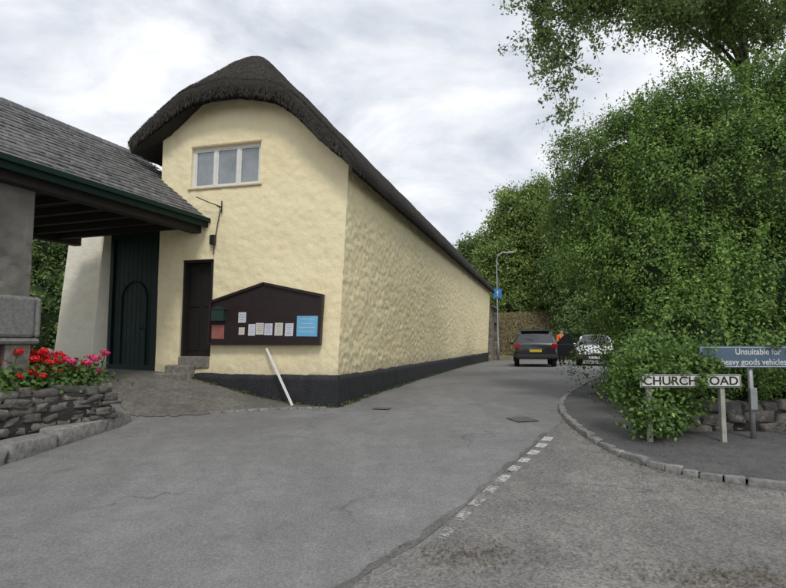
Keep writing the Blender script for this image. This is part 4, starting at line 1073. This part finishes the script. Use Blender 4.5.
M_skin=simple("skin",(.45,.28,.2),(.4,.24,.17),8,.6,0,0); M_hv=simple("orange_jacket",(.85,.17,.03),(.7,.13,.03),8,.8); M_tr=simple("dark_trousers",(.02,.022,.03),(.03,.03,.04),8,.9); M_hair=simple("dark_hair",(.03,.02,.015),(.05,.035,.025),30,.8)
try:
    bv=[(0,0,.95),(0,0,1.2),(0,0,1.42),(0,.01,1.52),(0,.02,1.60),(0,.02,1.70),(.17,0,1.42),(.24,.02,1.16),(.22,.2,.98),(-.17,0,1.42),(-.25,.0,1.16),(-.26,.08,.92),(.09,0,.90),(.10,.02,.48),(.10,0,.08),(-.09,0,.90),(-.11,0,.48),(-.12,-.02,.08),(.10,.12,.04),(-.12,.1,.04),(0,.10,1.63)]
    be_=[(0,1),(1,2),(2,3),(3,4),(4,5),(2,6),(6,7),(7,8),(2,9),(9,10),(10,11),(0,12),(12,13),(13,14),(0,15),(15,16),(16,17),(14,18),(17,19),(4,20)]
    br=[.13,.12,.13,.055,.085,.075,.06,.045,.03,.06,.045,.03,.085,.06,.04,.085,.06,.04,.035,.035,.018]
    skin("body",bv,be_,br,M_skin,pe)
    jv=[(0,0,.88),(0,0,1.2),(0,0,1.42),(0,0,1.49),(.18,0,1.43),(.25,.02,1.16),(.23,.17,1.01),(-.18,0,1.43),(-.26,0,1.16),(-.265,.07,.97)]
    skin("jacket",jv,[(0,1),(1,2),(2,3),(2,4),(4,5),(5,6),(2,7),(7,8),(8,9)],[.165,.16,.165,.085,.085,.065,.05,.085,.065,.05],M_hv,pe)
    skin("trousers",[(0,0,.95),(.09,0,.88),(.10,.02,.48),(.10,0,.12),(-.09,0,.88),(-.11,0,.48),(-.12,-.02,.12)],[(0,1),(1,2),(2,3),(0,4),(4,5),(5,6)],[.13,.105,.08,.065,.105,.08,.065],M_tr,pe)
    for sx_ in(.10,-.12): skin("boot",[(sx_,-.03,.06),(sx_,.06,.05),(sx_,.15,.045)],[(0,1),(1,2)],[.055,.055,.045],M_trim,pe,sub=1)
    skin("hair",[(0,-.03,1.66),(0,-.01,1.72),(0,.03,1.75)],[(0,1),(1,2)],[.085,.085,.065],M_hair,pe)
    for sgn,(hx,hy,hz) in ((1,(.22,.2,.98)),(-1,(-.26,.08,.92))):
        hv=[(hx,hy,hz),(hx,hy+.03,hz-.05)]; ed=[(0,1)]; rr=[.03,.03]
        for k in range(4):
            bx0=hx+(k-1.5)*.018; i=len(hv); hv+=[(bx0,hy+.05,hz-.09),(bx0,hy+.05,hz-.13+.01*abs(k-1.5))]; ed+=[(1,i),(i,i+1)]; rr+=[.009,.008]
        i=len(hv); hv+=[(hx-sgn*.04,hy+.05,hz-.05),(hx-sgn*.05,hy+.07,hz-.08)]; ed+=[(0,i),(i,i+1)]; rr+=[.01,.009]
        skin("hand",hv,ed,rr,M_skin,pe,sub=1)
except Exception as ex: print("PERSON",ex)

# ------------------------------------------------------------------ world, sun, camera
W=bpy.data.worlds.new("World"); S.world=W; W.use_nodes=True; n=W.node_tree; n.nodes.clear()
out=n.nodes.new('ShaderNodeOutputWorld')
sky=n.nodes.new('ShaderNodeTexSky'); sky.sky_type='NISHITA'; sky.sun_disc=False
sd=Vector((.10,-.60,.78)).normalized(); el=math.asin(sd.z); az=math.atan2(sd.x,sd.y)
sky.sun_elevation=el; sky.sun_rotation=az
b1=N(n,'ShaderNodeBackground'); b1.inputs[1].default_value=.13; n.links.new(sky.outputs[0],b1.inputs[0])
tc=n.nodes.new('ShaderNodeTexCoord'); sp=n.nodes.new('ShaderNodeSeparateXYZ'); n.links.new(tc.outputs['Generated'],sp.inputs[0])
zz=N(n,'ShaderNodeMath',operation='MAXIMUM'); zz.inputs[1].default_value=0; n.links.new(sp.outputs[2],zz.inputs[0])
za=N(n,'ShaderNodeMath',operation='ADD'); za.inputs[1].default_value=.22; n.links.new(zz.outputs[0],za.inputs[0])
dx=N(n,'ShaderNodeMath',operation='DIVIDE'); dy=N(n,'ShaderNodeMath',operation='DIVIDE')
n.links.new(sp.outputs[0],dx.inputs[0]);n.links.new(za.outputs[0],dx.inputs[1]);n.links.new(sp.outputs[1],dy.inputs[0]);n.links.new(za.outputs[0],dy.inputs[1])
cb=n.nodes.new('ShaderNodeCombineXYZ'); n.links.new(dx.outputs[0],cb.inputs[0]);n.links.new(dy.outputs[0],cb.inputs[1])
c1=noi(n,cb.outputs[0],1.9,7,.57,.3); c2=noi(n,cb.outputs[0],.7,3,.5)
colr=ramp(n,c1,[(.32,(.34,.38,.44)),(.44,(.48,.52,.58)),(.54,(.66,.68,.72)),(.64,(.86,.87,.89))])
colr=mix(n,ramp(n,c2,[(.38,.0),(.62,.35)]),colr,(.84,.85,.87))
b2=N(n,'ShaderNodeBackground'); b2.inputs[1].default_value=1.34; n.links.new(colr,b2.inputs[0])
ms=n.nodes.new('ShaderNodeMixShader'); n.links.new(ramp(n,c1,[(.25,.8),(.45,.96)]),ms.inputs[0]); n.links.new(b1.outputs[0],ms.inputs[1]); n.links.new(b2.outputs[0],ms.inputs[2]); n.links.new(ms.outputs[0],out.inputs[0])
L=bpy.data.lights.new("sun",'SUN'); L.energy=1.5; L.angle=math.radians(14); L.color=(1,.965,.91)
lo=bpy.data.objects.new("sun",L); link(lo); lo.rotation_euler=(-sd).to_track_quat('-Z','Y').to_euler()
cam=bpy.data.cameras.new("camera"); cam.lens=572/786*36; cam.sensor_width=36; cam.sensor_fit='HORIZONTAL'; cam.clip_end=3000; cam.clip_start=.05
co=bpy.data.objects.new("camera",cam); link(co); co.location=(0,0,1.6); co.rotation_euler=(math.radians(94.9),0,0); S.camera=co
